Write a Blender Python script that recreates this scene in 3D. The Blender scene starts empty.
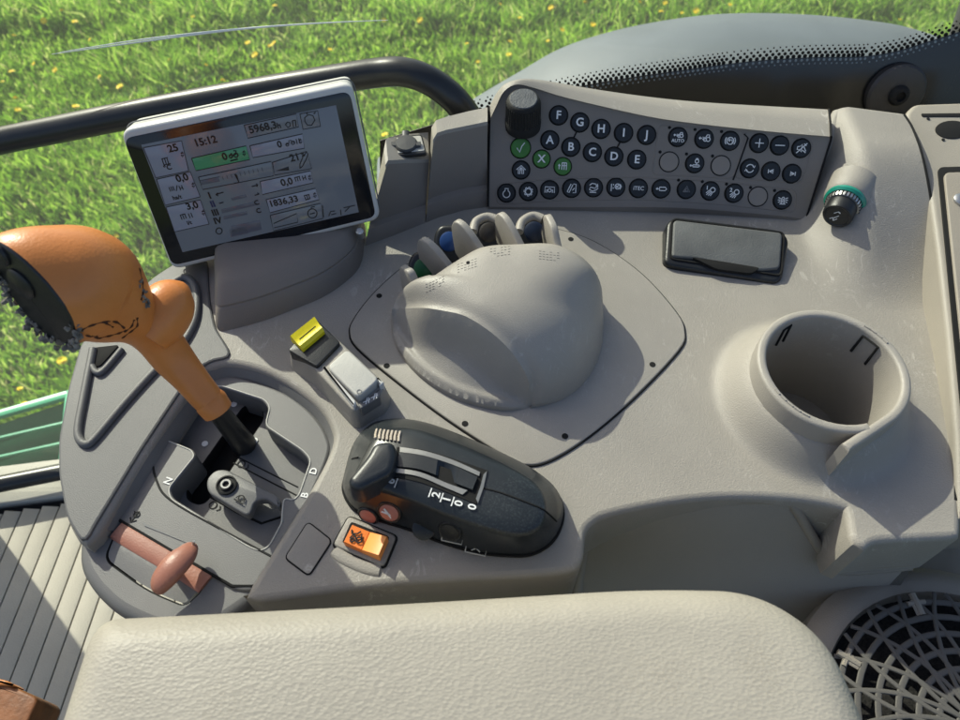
import bpy, bmesh, math, random
import numpy as np
from mathutils import Vector, Matrix
from mathutils.geometry import delaunay_2d_cdt
random.seed(7); rng = np.random.default_rng(7)
S = bpy.context.scene
COL = S.collection
R = math.radians
# ------------------------------------------------------------------ camera
FPX = 753.0; CAMZ = 0.42; PITCH = R(55)
CAM = Vector((0, 0, CAMZ))
FW = Vector((0, math.cos(PITCH), -math.sin(PITCH)))
UP = Vector((0, math.sin(PITCH), math.cos(PITCH)))
RT = Vector((1, 0, 0))
cd = bpy.data.cameras.new('camera'); cam = bpy.data.objects.new('camera', cd); COL.objects.link(cam)
cam.location = CAM; cam.rotation_euler = (R(90) - PITCH, 0, 0)
cd.sensor_width = 36; cd.lens = 36 * FPX / 960; cd.clip_start = 0.01; cd.clip_end = 500
S.camera = cam

def ray(px, py): return FW + RT * ((px - 480) / FPX) + UP * ((360 - py) / FPX)
def P(px, py, z=0.0):
    d = ray(px, py); return CAM + d * ((z - CAMZ) / d.z)
def PD(px, py, dep): return CAM + ray(px, py) * dep
def XY(pts, z=0.0): return [tuple(P(q[0], q[1], z).xy) for q in pts]

class Frame:                      # a plane in the place with its own axes
    def __init__(s, o, ux, uy):
        s.o = Vector(o); s.ux = Vector(ux).normalized()
        uy = Vector(uy); s.uy = (uy - s.ux * uy.dot(s.ux)).normalized(); s.n = s.ux.cross(s.uy)
    def at(s, u, v, w=0.0): return s.o + s.ux * u + s.uy * v + s.n * w
    def hit(s, px, py):
        d = ray(px, py); p = CAM + d * ((s.o - CAM).dot(s.n) / d.dot(s.n)) - s.o
        return (p.dot(s.ux), p.dot(s.uy))
    def hits(s, pts): return [s.hit(a, b) for a, b in pts]
F0 = Frame((0, 0, 0), (1, 0, 0), (0, 1, 0))

# ------------------------------------------------------------------ curves
def cr(pts, n=6, closed=True):    # Catmull-Rom through the points
    out = []; N = len(pts); rngk = range(N if closed else N - 1)
    for i in rngk:
        p = [pts[(i + k) % N] if closed else pts[min(max(i + k, 0), N - 1)] for k in (-1, 0, 1, 2)]
        for t in range(n):
            t /= n
            out.append(tuple(.5 * (2 * b + (c - a) * t + (2 * a - 5 * b + 4 * c - d) * t * t + (3 * b - a - 3 * c + d) * t ** 3)
                             for a, b, c, d in zip(*p)))
    if not closed: out.append(tuple(pts[-1]))
    return out
def rp(pts, r=4, n=5):            # polygon with rounded corners
    out = []; N = len(pts)
    for i in range(N):
        p = Vector(pts[i][:2]); a = Vector(pts[i - 1][:2]); b = Vector(pts[(i + 1) % N][:2])
        rr = pts[i][2] if len(pts[i]) > 2 else r
        da = a - p; db = b - p
        k = min(rr, da.length * .48, db.length * .48)
        A = p + da.normalized() * k; B = p + db.normalized() * k
        for t in range(n + 1):
            t /= n; q = A * (1 - t) ** 2 + p * 2 * t * (1 - t) + B * t * t; out.append((q.x, q.y))
    return out
def resample(pts, step, closed=True):
    P_ = [Vector(p) for p in pts]; out = []
    N = len(P_)
    for i in range(N if closed else N - 1):
        a = P_[i]; b = P_[(i + 1) % N]; L = (b - a).length
        if L < 1e-7: continue
        k = max(1, int(round(L / step)))
        for j in range(k): out.append(tuple(a + (b - a) * (j / k)))
    if not closed: out.append(tuple(P_[-1]))
    return out
def area(p): return .5 * sum(p[i - 1][0] * p[i][1] - p[i][0] * p[i - 1][1] for i in range(len(p)))
def dedupe(p):
    o = []
    for q in p:
        if not o or (Vector(q) - Vector(o[-1])).length > 1e-6: o.append(q)
    if (Vector(o[0]) - Vector(o[-1])).length < 1e-6: o.pop()
    return o
def inset(p, d):                  # p counter-clockwise; positive d goes inward
    N = len(p); out = []
    for i in range(N):
        a = Vector(p[i - 1]); b = Vector(p[i]); c = Vector(p[(i + 1) % N])
        t = ((b - a).normalized() + (c - b).normalized())
        if t.length < 1e-6: t = c - b
        t.normalize(); nrm = Vector((-t.y, t.x))
        out.append(tuple(b + nrm * d))
    return out
def inside(pt, poly):
    x, y = pt; c = False; j = len(poly) - 1
    for i in range(len(poly)):
        xi, yi = poly[i]; xj, yj = poly[j]
        if (yi > y) != (yj > y) and x < (xj - xi) * (y - yi) / (yj - yi) + xi: c = not c
        j = i
    return c
def ss(t): t = min(1, max(0, t)); return t * t * (3 - 2 * t)

# ------------------------------------------------------------------ materials
def mat(name, col, rough=.5, bump=0, bscale=400, var=.08, vscale=9, metal=0, spec=.4, dust=0, dustcol=(.42, .40, .36), coat=0, emit=None, scuff=0):
    m = bpy.data.materials.new(name); m.use_nodes = True; nt = m.node_tree; N = nt.nodes; L = nt.links
    b = N['Principled BSDF']
    b.inputs['Roughness'].default_value = rough; b.inputs['Metallic'].default_value = metal
    b.inputs['Specular IOR Level'].default_value = spec; b.inputs['Coat Weight'].default_value = coat
    tc = N.new('ShaderNodeTexCoord'); co = tc.outputs['Object']
    nz = N.new('ShaderNodeTexNoise'); nz.inputs['Scale'].default_value = vscale; nz.inputs['Detail'].default_value = 6
    nz.inputs['Roughness'].default_value = .6; L.new(co, nz.inputs['Vector'])
    rmp = N.new('ShaderNodeMapRange'); rmp.inputs[1].default_value = .3; rmp.inputs[2].default_value = .7
    rmp.inputs[3].default_value = 1 - var; rmp.inputs[4].default_value = 1 + var; L.new(nz.outputs[0], rmp.inputs[0])
    mx = N.new('ShaderNodeMix'); mx.data_type = 'RGBA'; mx.blend_type = 'MULTIPLY'; mx.inputs[0].default_value = 1
    mx.inputs[6].default_value = (*col, 1); L.new(rmp.outputs[0], mx.inputs[7]); out = mx.outputs[2]
    if dust:
        n2 = N.new('ShaderNodeTexNoise'); n2.inputs['Scale'].default_value = 900; n2.inputs['Detail'].default_value = 3; L.new(co, n2.inputs['Vector'])
        n3 = N.new('ShaderNodeTexNoise'); n3.inputs['Scale'].default_value = 25; n3.inputs['Detail'].default_value = 4; L.new(co, n3.inputs['Vector'])
        mu = N.new('ShaderNodeMath'); mu.operation = 'MULTIPLY'; L.new(n2.outputs[0], mu.inputs[0]); L.new(n3.outputs[0], mu.inputs[1])
        mr = N.new('ShaderNodeMapRange'); mr.inputs[1].default_value = .30; mr.inputs[2].default_value = .46; mr.inputs[4].default_value = dust; L.new(mu.outputs[0], mr.inputs[0])
        m2 = N.new('ShaderNodeMix'); m2.data_type = 'RGBA'; L.new(mr.outputs[0], m2.inputs[0]); L.new(out, m2.inputs[6]); m2.inputs[7].default_value = (*dustcol, 1); out = m2.outputs[2]
    if scuff:                     # pale scratches, worn in patches
        mp = N.new('ShaderNodeMapping'); mp.inputs['Scale'].default_value = (60, 26, 40); mp.inputs['Rotation'].default_value = (0, 0, 1.1); L.new(co, mp.inputs[0])
        n4 = N.new('ShaderNodeTexNoise'); n4.inputs['Scale'].default_value = 1.6; n4.inputs['Detail'].default_value = 5; n4.inputs['Distortion'].default_value = 2.2; n4.inputs['Roughness'].default_value = .7; L.new(mp.outputs[0], n4.inputs['Vector'])
        n5 = N.new('ShaderNodeTexNoise'); n5.inputs['Scale'].default_value = 13; n5.inputs['Detail'].default_value = 2; L.new(co, n5.inputs['Vector'])
        r4 = N.new('ShaderNodeMapRange'); r4.inputs[1].default_value = .57; r4.inputs[2].default_value = .66; L.new(n4.outputs[0], r4.inputs[0])
        r5 = N.new('ShaderNodeMapRange'); r5.inputs[1].default_value = .48; r5.inputs[2].default_value = .62; r5.inputs[4].default_value = scuff; L.new(n5.outputs[0], r5.inputs[0])
        mm = N.new('ShaderNodeMath'); mm.operation = 'MULTIPLY'; L.new(r4.outputs[0], mm.inputs[0]); L.new(r5.outputs[0], mm.inputs[1])
        m3 = N.new('ShaderNodeMix'); m3.data_type = 'RGBA'; L.new(mm.outputs[0], m3.inputs[0]); L.new(out, m3.inputs[6]); m3.inputs[7].default_value = (.44, .41, .365, 1); out = m3.outputs[2]
    L.new(out, b.inputs['Base Color'])
    rr = N.new('ShaderNodeMapRange'); rr.inputs[3].default_value = max(.03, rough - .08); rr.inputs[4].default_value = min(1, rough + .1)
    L.new(nz.outputs[0], rr.inputs[0]); L.new(rr.outputs[0], b.inputs['Roughness'])
    if bump:
        bn = N.new('ShaderNodeTexNoise'); bn.inputs['Scale'].default_value = bscale; bn.inputs['Detail'].default_value = 2; L.new(co, bn.inputs['Vector'])
        bp = N.new('ShaderNodeBump'); bp.inputs['Strength'].default_value = bump; bp.inputs['Distance'].default_value = .0006
        L.new(bn.outputs[0], bp.inputs['Height']); L.new(bp.outputs[0], b.inputs['Normal'])
    if emit:
        b.inputs['Emission Color'].default_value = (*emit[0], 1); b.inputs['Emission Strength'].default_value = emit[1]
    return m

M = {}
M['beige'] = mat('console_beige', (.262, .242, .211), .52, .5, 1300, .09, 9, dust=.22, scuff=.75)
M['beige2'] = mat('cover_beige', (.275, .254, .222), .42, .4, 1400, .07, 12, dust=.12, scuff=.4)
M['grey'] = mat('lobe_grey', (.105, .104, .103), .5, .35, 1500, .06, 8, dust=.05)
M['dgrey'] = mat('gate_grey', (.135, .132, .128), .42, .25, 1700, .07, 12, dust=.06)
M['panel'] = mat('panel_grey', (.19, .165, .14), .55, .3, 1500, .05, 9)
M['blank'] = mat('blank_cap', (.22, .19, .16), .5, .2, 1500)
M['letters'] = mat('moulded_letters', (.19, .175, .15), .5)
M['cupfloor'] = mat('cup_floor', (.24, .22, .19), .6, .4, 900, .12, 40, dust=.2)
M['brown'] = mat('bin_brown', (.25, .222, .182), .6, .4, 1300, .06, 7, dust=.05)
M['black'] = mat('black_plastic', (.012, .013, .014), .38, .2, 1500, .2, 14, dust=.05, dustcol=(.2, .2, .2))
M['bmod'] = mat('throttle_black', (.014, .017, .019), .30, .07, 1300, .3, 16, dust=.22, dustcol=(.13, .15, .15))
M['mblack'] = mat('matt_black', (.008, .008, .008), .75, .2, 900, .2, 20)
M['slot'] = mat('slot_black', (.004, .004, .004), .9)
M['rail'] = mat('rail_black', (.02, .021, .022), .32, .1, 900, .15, 20)
M['trim'] = mat('trim_beige', (.26, .235, .195), .5, .3, 1300, .06, 10, dust=.1)
M['white'] = mat('print_white', (.72, .72, .70), .6, 0, 0, .05)
M['dim'] = mat('print_grey', (.16, .16, .16), .6)
M['orange'] = mat('lever_orange', (.55, .19, .045), .36, .25, 700, .10, 22, dust=.03, dustcol=(.2, .09, .04))
M['orange2'] = mat('switch_orange', (.78, .20, .03), .4, 0, 0, .05)
M['orange3'] = mat('switch_orange_pale', (.85, .30, .07), .42, 0, 0, .05)
M['red'] = mat('brake_red', (.30, .125, .085), .4, .25, 900, .12, 30, dust=.05)
M['green'] = mat('key_green', (.05, .17, .03), .4)
M['dgreen'] = mat('button_green', (.01, .09, .025), .35)
M['dblue'] = mat('button_blue', (.01, .045, .16), .35)
M['dblue2'] = mat('button_navy', (.012, .022, .05), .4)
M['dbrown'] = mat('button_umber', (.03, .026, .024), .45)
M['yellow'] = mat('rocker_yellow', (.72, .60, .015), .38, .2, 900, .05)
M['rocker'] = mat('rocker_grey', (.40, .39, .355), .5, .3, 900, .08, 60, dust=.2)
M['frame'] = mat('display_white', (.52, .515, .49), .38, .15, 1500, .04, 12)
M['bezel'] = mat('display_bezel', (.006, .007, .010), .12, 0, 0, .1, spec=.5)
M['lcd'] = mat('lcd', (.055, .062, .072), .12, 0, 0, .03, 20, emit=((.36, .45, .62), .05))
M['lcdbox'] = mat('lcd_box', (.06, .07, .09), .12, 0, 0, .03, 20, emit=((.40, .48, .72), .075))
M['lcdgreen'] = mat('lcd_green', (.03, .09, .05), .12, 0, 0, .03, 20, emit=((.10, .50, .28), .07))
M['lcdbar'] = mat('lcd_bar', (.05, .05, .07), .15, emit=((.3, .36, .5), .03))
M['ink'] = mat('lcd_ink', (.004, .004, .008), .3)
M['inkb'] = mat('lcd_ink_blue', (.01, .015, .08), .3)
M['steel'] = mat('steel', (.45, .45, .44), .35, .1, 900, .1, 60, metal=.9)
M['strip'] = mat('scale_strip', (.24, .24, .225), .3, 0, 0, .15, 40, metal=.6)
M['teal'] = mat('teal_ring', (.01, .20, .14), .2, spec=.6)
M['foam'] = mat('torn_foam', (.17, .155, .135), .95, 1, 500, .6, 120)
M['crack'] = mat('crack', (.05, .018, .008), .8)
M['floor'] = mat('mat_beige', (.37, .34, .28), .7, .5, 600, .10, 9, dust=.15)
M['sill'] = mat('sill_beige', (.35, .335, .29), .65, .4, 600, .1, 12, dust=.1)
M['fender'] = mat('fender_grey', (.085, .105, .125), .6, .35, 300, .12, 6, dust=.12, dustcol=(.2, .22, .24))
M['disc'] = mat('hinge_disc', (.045, .042, .04), .45, .3, 600, .2, 30)
M['pink'] = mat('pink_button', (.42, .16, .12), .3)
M['wood'] = mat('worn_brown', (.20, .075, .025), .5, .5, 300, .5, 40)
M['step'] = mat('step_green', (.02, .17, .08), .3, .1, 300, .15, 12, spec=.6)
M['stepedge'] = mat('step_edge', (.06, .36, .20), .3, .1, 300, .1, 12)
M['petal'] = mat('petal_yellow', (.88, .68, .01), .6)
M['stalk'] = mat('stalk_green', (.10, .20, .04), .6)
M['scratch'] = mat('scratch', (.75, .78, .75), .5)

def voronoi_leather(name, col):   # pebbled armrest skin
    m = mat(name, col, .5, 0, 0, .09, 11, dust=.3, dustcol=(.22, .19, .14)); nt = m.node_tree; N = nt.nodes; L = nt.links
    tc = N.new('ShaderNodeTexCoord'); v = N.new('ShaderNodeTexVoronoi'); v.feature = 'F1'; v.inputs['Scale'].default_value = 620
    nz = N.new('ShaderNodeTexNoise'); nz.inputs['Scale'].default_value = 600; nz.inputs['Detail'].default_value = 3
    mp = N.new('ShaderNodeMapping'); mp.inputs['Scale'].default_value = (.7, 1.15, 1); L.new(tc.outputs['Object'], mp.inputs[0])
    L.new(mp.outputs[0], v.inputs['Vector']); L.new(mp.outputs[0], nz.inputs['Vector'])
    ad = N.new('ShaderNodeMath'); ad.operation = 'MULTIPLY_ADD'; ad.inputs[1].default_value = .5; L.new(nz.outputs[0], ad.inputs[0]); L.new(v.outputs['Distance'], ad.inputs[2])
    b = N.new('ShaderNodeBump'); b.inputs['Strength'].default_value = .36; b.inputs['Distance'].default_value = .0006; L.new(ad.outputs[0], b.inputs['Height'])
    L.new(b.outputs[0], N['Principled BSDF'].inputs['Normal'])
    return m
M['leather'] = voronoi_leather('armrest_skin', (.31, .287, .24))
def glass_mat():
    m = bpy.data.materials.new('window_glass'); m.use_nodes = True; nt = m.node_tree; N = nt.nodes; L = nt.links
    for n in list(N):
        if n.type != 'OUTPUT_MATERIAL': N.remove(n)
    t = N.new('ShaderNodeBsdfTransparent'); t.inputs[0].default_value = (.93, .97, .94, 1)
    g = N.new('ShaderNodeBsdfGlossy'); g.inputs['Roughness'].default_value = .02
    lw = N.new('ShaderNodeLayerWeight'); pw = N.new('ShaderNodeMath'); pw.operation = 'POWER'; pw.inputs[1].default_value = 4; L.new(lw.outputs['Facing'], pw.inputs[0]); f = N.new('ShaderNodeMath'); f.operation = 'MULTIPLY_ADD'; f.inputs[1].default_value = .8; f.inputs[2].default_value = .02; L.new(pw.outputs[0], f.inputs[0])
    d = N.new('ShaderNodeBsdfTranslucent'); d.inputs[0].default_value = (.75, .78, .74, 1)     # film of dust on the pane
    mx = N.new('ShaderNodeMixShader'); L.new(f.outputs[0], mx.inputs[0]); L.new(t.outputs[0], mx.inputs[1]); L.new(g.outputs[0], mx.inputs[2])
    m2 = N.new('ShaderNodeMixShader'); m2.inputs[0].default_value = .026; L.new(mx.outputs[0], m2.inputs[1]); L.new(d.outputs[0], m2.inputs[2])
    L.new(m2.outputs[0], N['Material Output'].inputs[0]); return m
M['glass'] = glass_mat()

# ------------------------------------------------------------------ objects
WL = {}
def tag(o, label=None, cat=None, group=None, kind=None):
    if label: o['label'] = label
    if cat: o['category'] = cat
    if group: o['group'] = group
    if kind: o['kind'] = kind
    return o
def thing(name, loc, label, cat, group=None):
    o = bpy.data.objects.new(name, None); COL.objects.link(o); o.location = loc; o.empty_display_size = .02
    WL[o.name] = Vector(loc); return tag(o, label, cat, group)
def mk(name, V, F, m, parent=None, smooth=True, ang=38, cen=None):
    V = np.array([tuple(v) for v in V], dtype=float)
    c = Vector((V.min(0) + V.max(0)) / 2) if cen is None else Vector(cen)
    me = bpy.data.meshes.new(name); me.from_pydata([tuple(v) for v in V - np.array(c)], [], [tuple(f) for f in F]); me.validate(); me.update()
    bm = bmesh.new(); bm.from_mesh(me); bmesh.ops.recalc_face_normals(bm, faces=bm.faces); bm.to_mesh(me); bm.free()
    if smooth:
        me.polygons.foreach_set('use_smooth', [True] * len(me.polygons)); me.set_sharp_from_angle(angle=R(ang))
    me.materials.append(M[m] if isinstance(m, str) else m)
    o = bpy.data.objects.new(name, me); COL.objects.link(o)
    if parent: o.parent = parent; o.location = c - WL[parent.name]
    else: o.location = c
    WL[o.name] = c
    return o
class MB:                         # gathers shapes into one mesh
    def __init__(s): s.V = []; s.F = []
    def add(s, vf):
        n = len(s.V); s.V += [tuple(v) for v in vf[0]]; s.F += [tuple(i + n for i in f) for f in vf[1]]; return s
    def build(s, name, m, parent=None, **k): return mk(name, s.V, s.F, m, parent, **k)
def loft(loops, cap0=False, cap1=False, closed=True):
    V = [tuple(p) for l in loops for p in l]; n = len(loops[0]); F = []
    for k in range(len(loops) - 1):
        for i in range(n if closed else n - 1):
            j = (i + 1) % n; F.append((k * n + i, k * n + j, (k + 1) * n + j, (k + 1) * n + i))
    if cap0: F.append(tuple(range(n))[::-1])
    if cap1: F.append(tuple((len(loops) - 1) * n + i for i in range(n)))
    return V, F
def slab(out2, fr=F0, top=0.0, bot=-.01, bev=.001, seg=3, bottom=True, flare=0.0):
    p = dedupe(out2)
    if area(p) < 0: p = p[::-1]
    loops = []
    if bottom: loops.append([fr.at(u, v, bot) for u, v in inset(p, -flare)])
    else: loops.append([fr.at(u, v, bot) for u, v in inset(p, -flare)])
    for k in range(seg + 1):
        a = math.pi / 2 * k / seg
        q = inset(p, bev * (1 - math.cos(a))); loops.append([fr.at(u, v, top - bev + bev * math.sin(a)) for u, v in q])
    return loft(loops, bottom, True)
def tube(path, r, n=10, flat=None, caps=True):
    path = [Vector(p) for p in path]; N = len(path); rs = r if isinstance(r, (list, tuple)) else [r] * N; loops = []
    up = None
    for i in range(N):
        t = (path[min(i + 1, N - 1)] - path[max(i - 1, 0)]).normalized()
        if flat: nn = Vector(flat[0]); nn = (nn - t * nn.dot(t)).normalized()
        else:
            if up is None: up = Vector((0, 0, 1)) if abs(t.z) < .9 else Vector((1, 0, 0))
            nn = (up - t * up.dot(t)).normalized(); up = nn
        b = t.cross(nn); k = flat[1] if flat else 1
        loops.append([path[i] + b * (rs[i] * math.cos(a)) + nn * (rs[i] * k * math.sin(a)) for a in [2 * math.pi * j / n for j in range(n)]])
    return loft(loops, caps, caps)
def lathe(o, ax, prof, n=28, cap0=True, cap1=True):
    o = Vector(o); ax = Vector(ax).normalized(); a = ax.orthogonal().normalized(); b = ax.cross(a)
    return loft([[o + ax * h + (a * math.cos(2 * math.pi * j / n) + b * math.sin(2 * math.pi * j / n)) * max(r, 1e-5) for j in range(n)] for r, h in prof], cap0, cap1)
def circ(cx, cy, r, n=28, ry=None): return [(cx + r * math.cos(2 * math.pi * i / n), cy + (ry or r) * math.sin(2 * math.pi * i / n)) for i in range(n)]
def sheet(outl, zf, step, holes=(), fr=F0):
    outl = resample(dedupe(outl), step); hs = [resample(dedupe(h), step) for h in holes]
    V = []; E = []
    for lp in [outl] + hs:
        n = len(V); V += [Vector(p) for p in lp]; E += [(n + i, n + (i + 1) % len(lp)) for i in range(len(lp))]
    B = np.array([tuple(v) for v in V]); lo = B.min(0); hi = B.max(0)
    for a in np.arange(lo[0], hi[0], step):
        for b in np.arange(lo[1], hi[1], step):
            q = (a + step * .21, b + step * .17)
            if ((B - q) ** 2).sum(1).min() < (step * .55) ** 2: continue
            if inside(q, outl) and not any(inside(q, h) for h in hs): V.append(Vector(q))
    r = delaunay_2d_cdt(V, E, [], 0, 1e-7)
    vs = r[0]; F = []
    for f in r[2]:
        c = sum((vs[i] for i in f), Vector((0, 0))) / len(f)
        if inside(c, outl) and not any(inside(c, h) for h in hs): F.append(tuple(f))
    return [fr.at(v.x, v.y, zf(v.x, v.y)) for v in vs], F
def roll(loop3, r, depth, seg=4, lean=0.0):   # rounded edge and skirt hanging from a boundary loop (open or closed by repeating)
    p = [Vector(q) for q in loop3]; n = len(p); loops = [p]
    nrm = []
    for i in range(n):
        t = (p[(i + 1) % n] - p[i - 1]); t.z = 0; t.normalize(); nrm.append(Vector((t.y, -t.x, 0)))
    for k in range(1, seg + 1):
        a = math.pi / 2 * k / seg; loops.append([q + m_ * (r * math.sin(a)) - Vector((0, 0, r * (1 - math.cos(a)))) for q, m_ in zip(p, nrm)])
    loops.append([q - Vector((0, 0, depth)) + m_ * lean for q, m_ in zip(loops[-1], nrm)])
    return loft(loops)
def text(name, s, fr, u, v, size, m, parent, ang=0, bold=0.0, w=.0004, sx=1.0, align='CENTER'):
    c = bpy.data.curves.new(name, 'FONT'); c.body = s; c.size = size; c.align_x = align; c.align_y = 'CENTER'
    c.extrude = .00012; c.offset = bold * size; c.resolution_u = 3
    o = bpy.data.objects.new(name, c); COL.objects.link(o)
    me = bpy.data.meshes.new_from_object(o.evaluated_get(bpy.context.evaluated_depsgraph_get()))
    V = [v.co.copy() for v in me.vertices]; F = [tuple(p.vertices) for p in me.polygons]
    bpy.data.objects.remove(o); bpy.data.curves.remove(c); bpy.data.meshes.remove(me)
    ca, sa = math.cos(ang), math.sin(ang)
    W = [fr.at(u + (q.x * sx * ca - q.y * sa), v + (q.x * sx * sa + q.y * ca), w + q.z) for q in V]
    return mk(name, W, F, m, parent, smooth=False)
def strokes(fr, polys, u, v, sc, wd, w=.0004, ang=0):
    b = MB(); ca, sa = math.cos(ang), math.sin(ang)
    for pl in polys:
        pts = [fr.at(u + sc * (x * ca - y * sa), v + sc * (x * sa + y * ca), w) for x, y in pl]
        b.add(tube(pts, wd / 2, 6, flat=(fr.n, .35)))
    return b
def arc(cx, cy, r, a0, a1, n=10, ry=None): return [(cx + r * math.cos(R(a0 + (a1 - a0) * i / n)), cy + (ry or r) * math.sin(R(a0 + (a1 - a0) * i / n))) for i in range(n + 1)]
def pxtube(pts, z, r, n=8, flat=None): return tube([P(a, b, z) for a, b in pts], r, n, flat)

# ================================================================== side console
CUP = P(833, 368, .035); CR = .0464; CI = .0402
SP = P(849, 452, .035)
def zdeck(x, y):
    h = .050 * ss((y - .335) / .125) * ss((x - .245) / .045)
    d = math.hypot(x - CUP.x, y - CUP.y)
    h += .022 * (1 - ss((d - CR + .004) / .023))
    return h
def Q(px, py, dz=0.0):            # first point of the deck that the pixel sees
    d = ray(px, py); lo = .2
    z = 0
    for _ in range(40):
        p = P(px, py, z); z = .5 * z + .5 * (zdeck(p.x, p.y) + dz)
    return P(px, py, z)
con = thing('side_console', (0.05, .3, -.05), 'grey beige moulded side console with cup holder and open bin, carrying all the controls', 'console')
lob = [(205, 262), (182, 266), (160, 280), (118, 318), (88, 346), (76, 390), (67, 440), (67, 473), (74, 515), (86, 538)]
ring = [(92, 530), (140, 452), (193, 374), (212, 362), (233, 359), (262, 365), (290, 378), (322, 402), (337, 425), (338, 447), (318, 489), (285, 543), (253, 595)]
front = [(300, 589), (400, 577), (515, 570), (566, 565), (575, 557), (577, 545), (579, 530), (588, 518), (606, 509), (664, 497), (727, 491), (793, 493), (842, 501), (853, 510), (860, 541), (877, 535), (954, 531)]
right = [(954, 500), (953, 460), (948, 380), (940, 290), (931, 210), (922, 160), (912, 130), (903, 115)]
back = [(838, 111), (832, 145), (806, 212), (700, 200), (600, 197), (487, 198), (420, 218), (368, 238), (240, 240)]
lobw = [P(*q) for q in cr(lob, 5, False)]; ringw = [P(*q) for q in cr(ring, 5, False)]
frontw = [P(*q) for q in cr(front, 4, False)]; rightw = [Q(*q) for q in cr(right, 4, False)]; backw = [Q(*q) for q in back]
deck_out = [tuple(p.xy) for p in lobw + ringw + frontw + rightw + backw]
# cup wall path
def cpt(a, r): return (CUP.x + r * math.cos(R(a)), CUP.y + r * math.sin(R(a)))
sp = Vector(SP.xy); dS = (sp - Vector(CUP.xy)); aS = math.degrees(math.atan2(dS.y, dS.x)); tang = aS + math.degrees(math.acos(min(1, CR / dS.length)))
a0 = -76; a1 = tang - 360
outer = [cpt(a0 + (a1 - a0) * i / 60, CR) for i in range(61)]
inner = [cpt(a0 + (a1 - a0) * i / 60, CI) for i in range(61)]
tdir = (sp - Vector(outer[-1])).normalized(); nin = Vector((tdir.y, -tdir.x))
if (Vector(CUP.xy) - sp).dot(nin) < 0: nin = -nin
outer2 = [tuple(Vector(outer[-1]).lerp(sp, i / 8)) for i in range(1, 9)]
inner2 = [tuple(Vector(inner[-1]).lerp(sp + nin * .0062, i / 8)) for i in range(1, 9)]
cup_poly = outer + outer2 + inner2[::-1] + inner[::-1]
mid = [cpt(a0 + (a1 - a0) * i / 40, (CR + CI) / 2) for i in range(41)] + [tuple(sp + nin * .003)]
dV, dF = sheet(deck_out, zdeck, .0034, [mid])
deck = mk('deck', dV, dF, 'beige', con)
outl3 = [F0.at(x, y, zdeck(x, y)) for x, y in resample(dedupe(deck_out), .0034)]
if area([(p.x, p.y) for p in outl3]) < 0: outl3 = outl3[::-1]
mk('edge_skirt', *roll(outl3, .0045, .047, 4), 'beige', con)
# the lobe round the gear gate is the same moulding: a grey sheet on the deck paints its weaker light
lobe_poly = [(206, 259), (181, 263), (157, 278), (114, 316), (84, 344), (71, 390), (62, 440), (62, 474), (70, 517), (85, 542), (93, 527), (140, 450), (192, 372), (212, 360), (231, 357), (222, 342), (214, 330), (208, 300)]
mk('lobe_top', *sheet(XY(rp(lobe_poly, 8, 3)), lambda x, y: .0018, .006), 'grey', con)
lo = [Vector((x, y, .0018)) for x, y in resample(dedupe(XY(rp(lobe_poly, 8, 3))), .006)]
if area([(p.x, p.y) for p in lo]) < 0: lo = lo[::-1]
mk('lobe_edge', *roll(lo, .0015, .05, 2), 'grey', con)
b = MB()
tri = cr([(93, 349), (84, 395), (78, 428), (80, 440), (87, 444), (95, 438), (122, 406), (152, 373), (180, 346), (194, 322), (197, 300), (194, 284), (184, 277), (172, 283)], 5, False)
b.add(pxtube(tri, .003, .0027, 10, ((0, 0, 1), .9)))
b.add(pxtube(cr([(92, 366), (96, 372), (103, 371), (122, 349)], 5, False), .003, .0022, 10))
b.build('tray_rim', 'grey', con)
mk('tray_pocket', *slab(XY(rp([(94, 350), (92, 368), (101, 369), (121, 347)], 4)), F0, .0028, .001, .0002), 'slot', con)
# recess wall round the gear plate
rw = resample([tuple(p) for p in ringw], .006, False)
cpx = P(215, 480, 0)
lw = [[Vector(p) for p in rw], [Vector(p) + (Vector((cpx.x, cpx.y, 0)) - Vector(p)).normalized() * .004 - Vector((0, 0, .003)) for p in rw],
      [Vector(p) + (Vector((cpx.x, cpx.y, 0)) - Vector(p)).normalized() * .011 - Vector((0, 0, .016)) for p in rw]]
mk('gate_surround', *loft(lw, closed=False), 'dgrey', con)
# cup
cup = mk('cup_holder', *slab(cup_poly, F0, .036, -.066, .0024, 4), 'beige2', con)
mk('cup_floor', *slab(circ(CUP.x, CUP.y, .046, 48), F0, -.054, -.067, .001), 'cupfloor', cup)
mk('slot_floor', *slab([tuple(sp), cpt(a0, CI), cpt(-60, .02), cpt(-30, CR - .002)], F0, -.0535, -.065, .0005), 'cupfloor', cup)
for pts in ([(851, 351), (863, 336), (878, 347), (865, 364)], [(776, 345), (784, 330), (791, 325), (783, 341)]):
    w3 = []
    for q in pts:                 # on the inside of the cup wall
        d = ray(*q); o = CAM - Vector((CUP.x, CUP.y, 0)); r_ = CI - .0004
        A = d.x ** 2 + d.y ** 2; B_ = 2 * (o.x * d.x + o.y * d.y); C_ = o.x ** 2 + o.y ** 2 - r_ ** 2
        D_ = max(0, B_ * B_ - 4 * A * C_); t_ = (-B_ + math.sqrt(D_)) / (2 * A); w3.append(CAM + d * t_)
    mk('cup_clip', *tube(w3, .0009, 6), 'slot', cup)
# cast numbers on the rim: short raised bars
for arc_ in ((28, 34, 40, 46), (205, 212, 219, 226, 233)):
    b = MB()
    for a in arc_:
        u = cpt(a, CR - .0035); t = Vector((-math.sin(R(a)), math.cos(R(a))))
        b.add(tube([(u[0] - t.x * .002, u[1] - t.y * .002, .0362), (u[0] + t.x * .002, u[1] + t.y * .002, .0362)], .0007, 6))
    b.build('cast_mark', 'beige2', cup)
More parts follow.
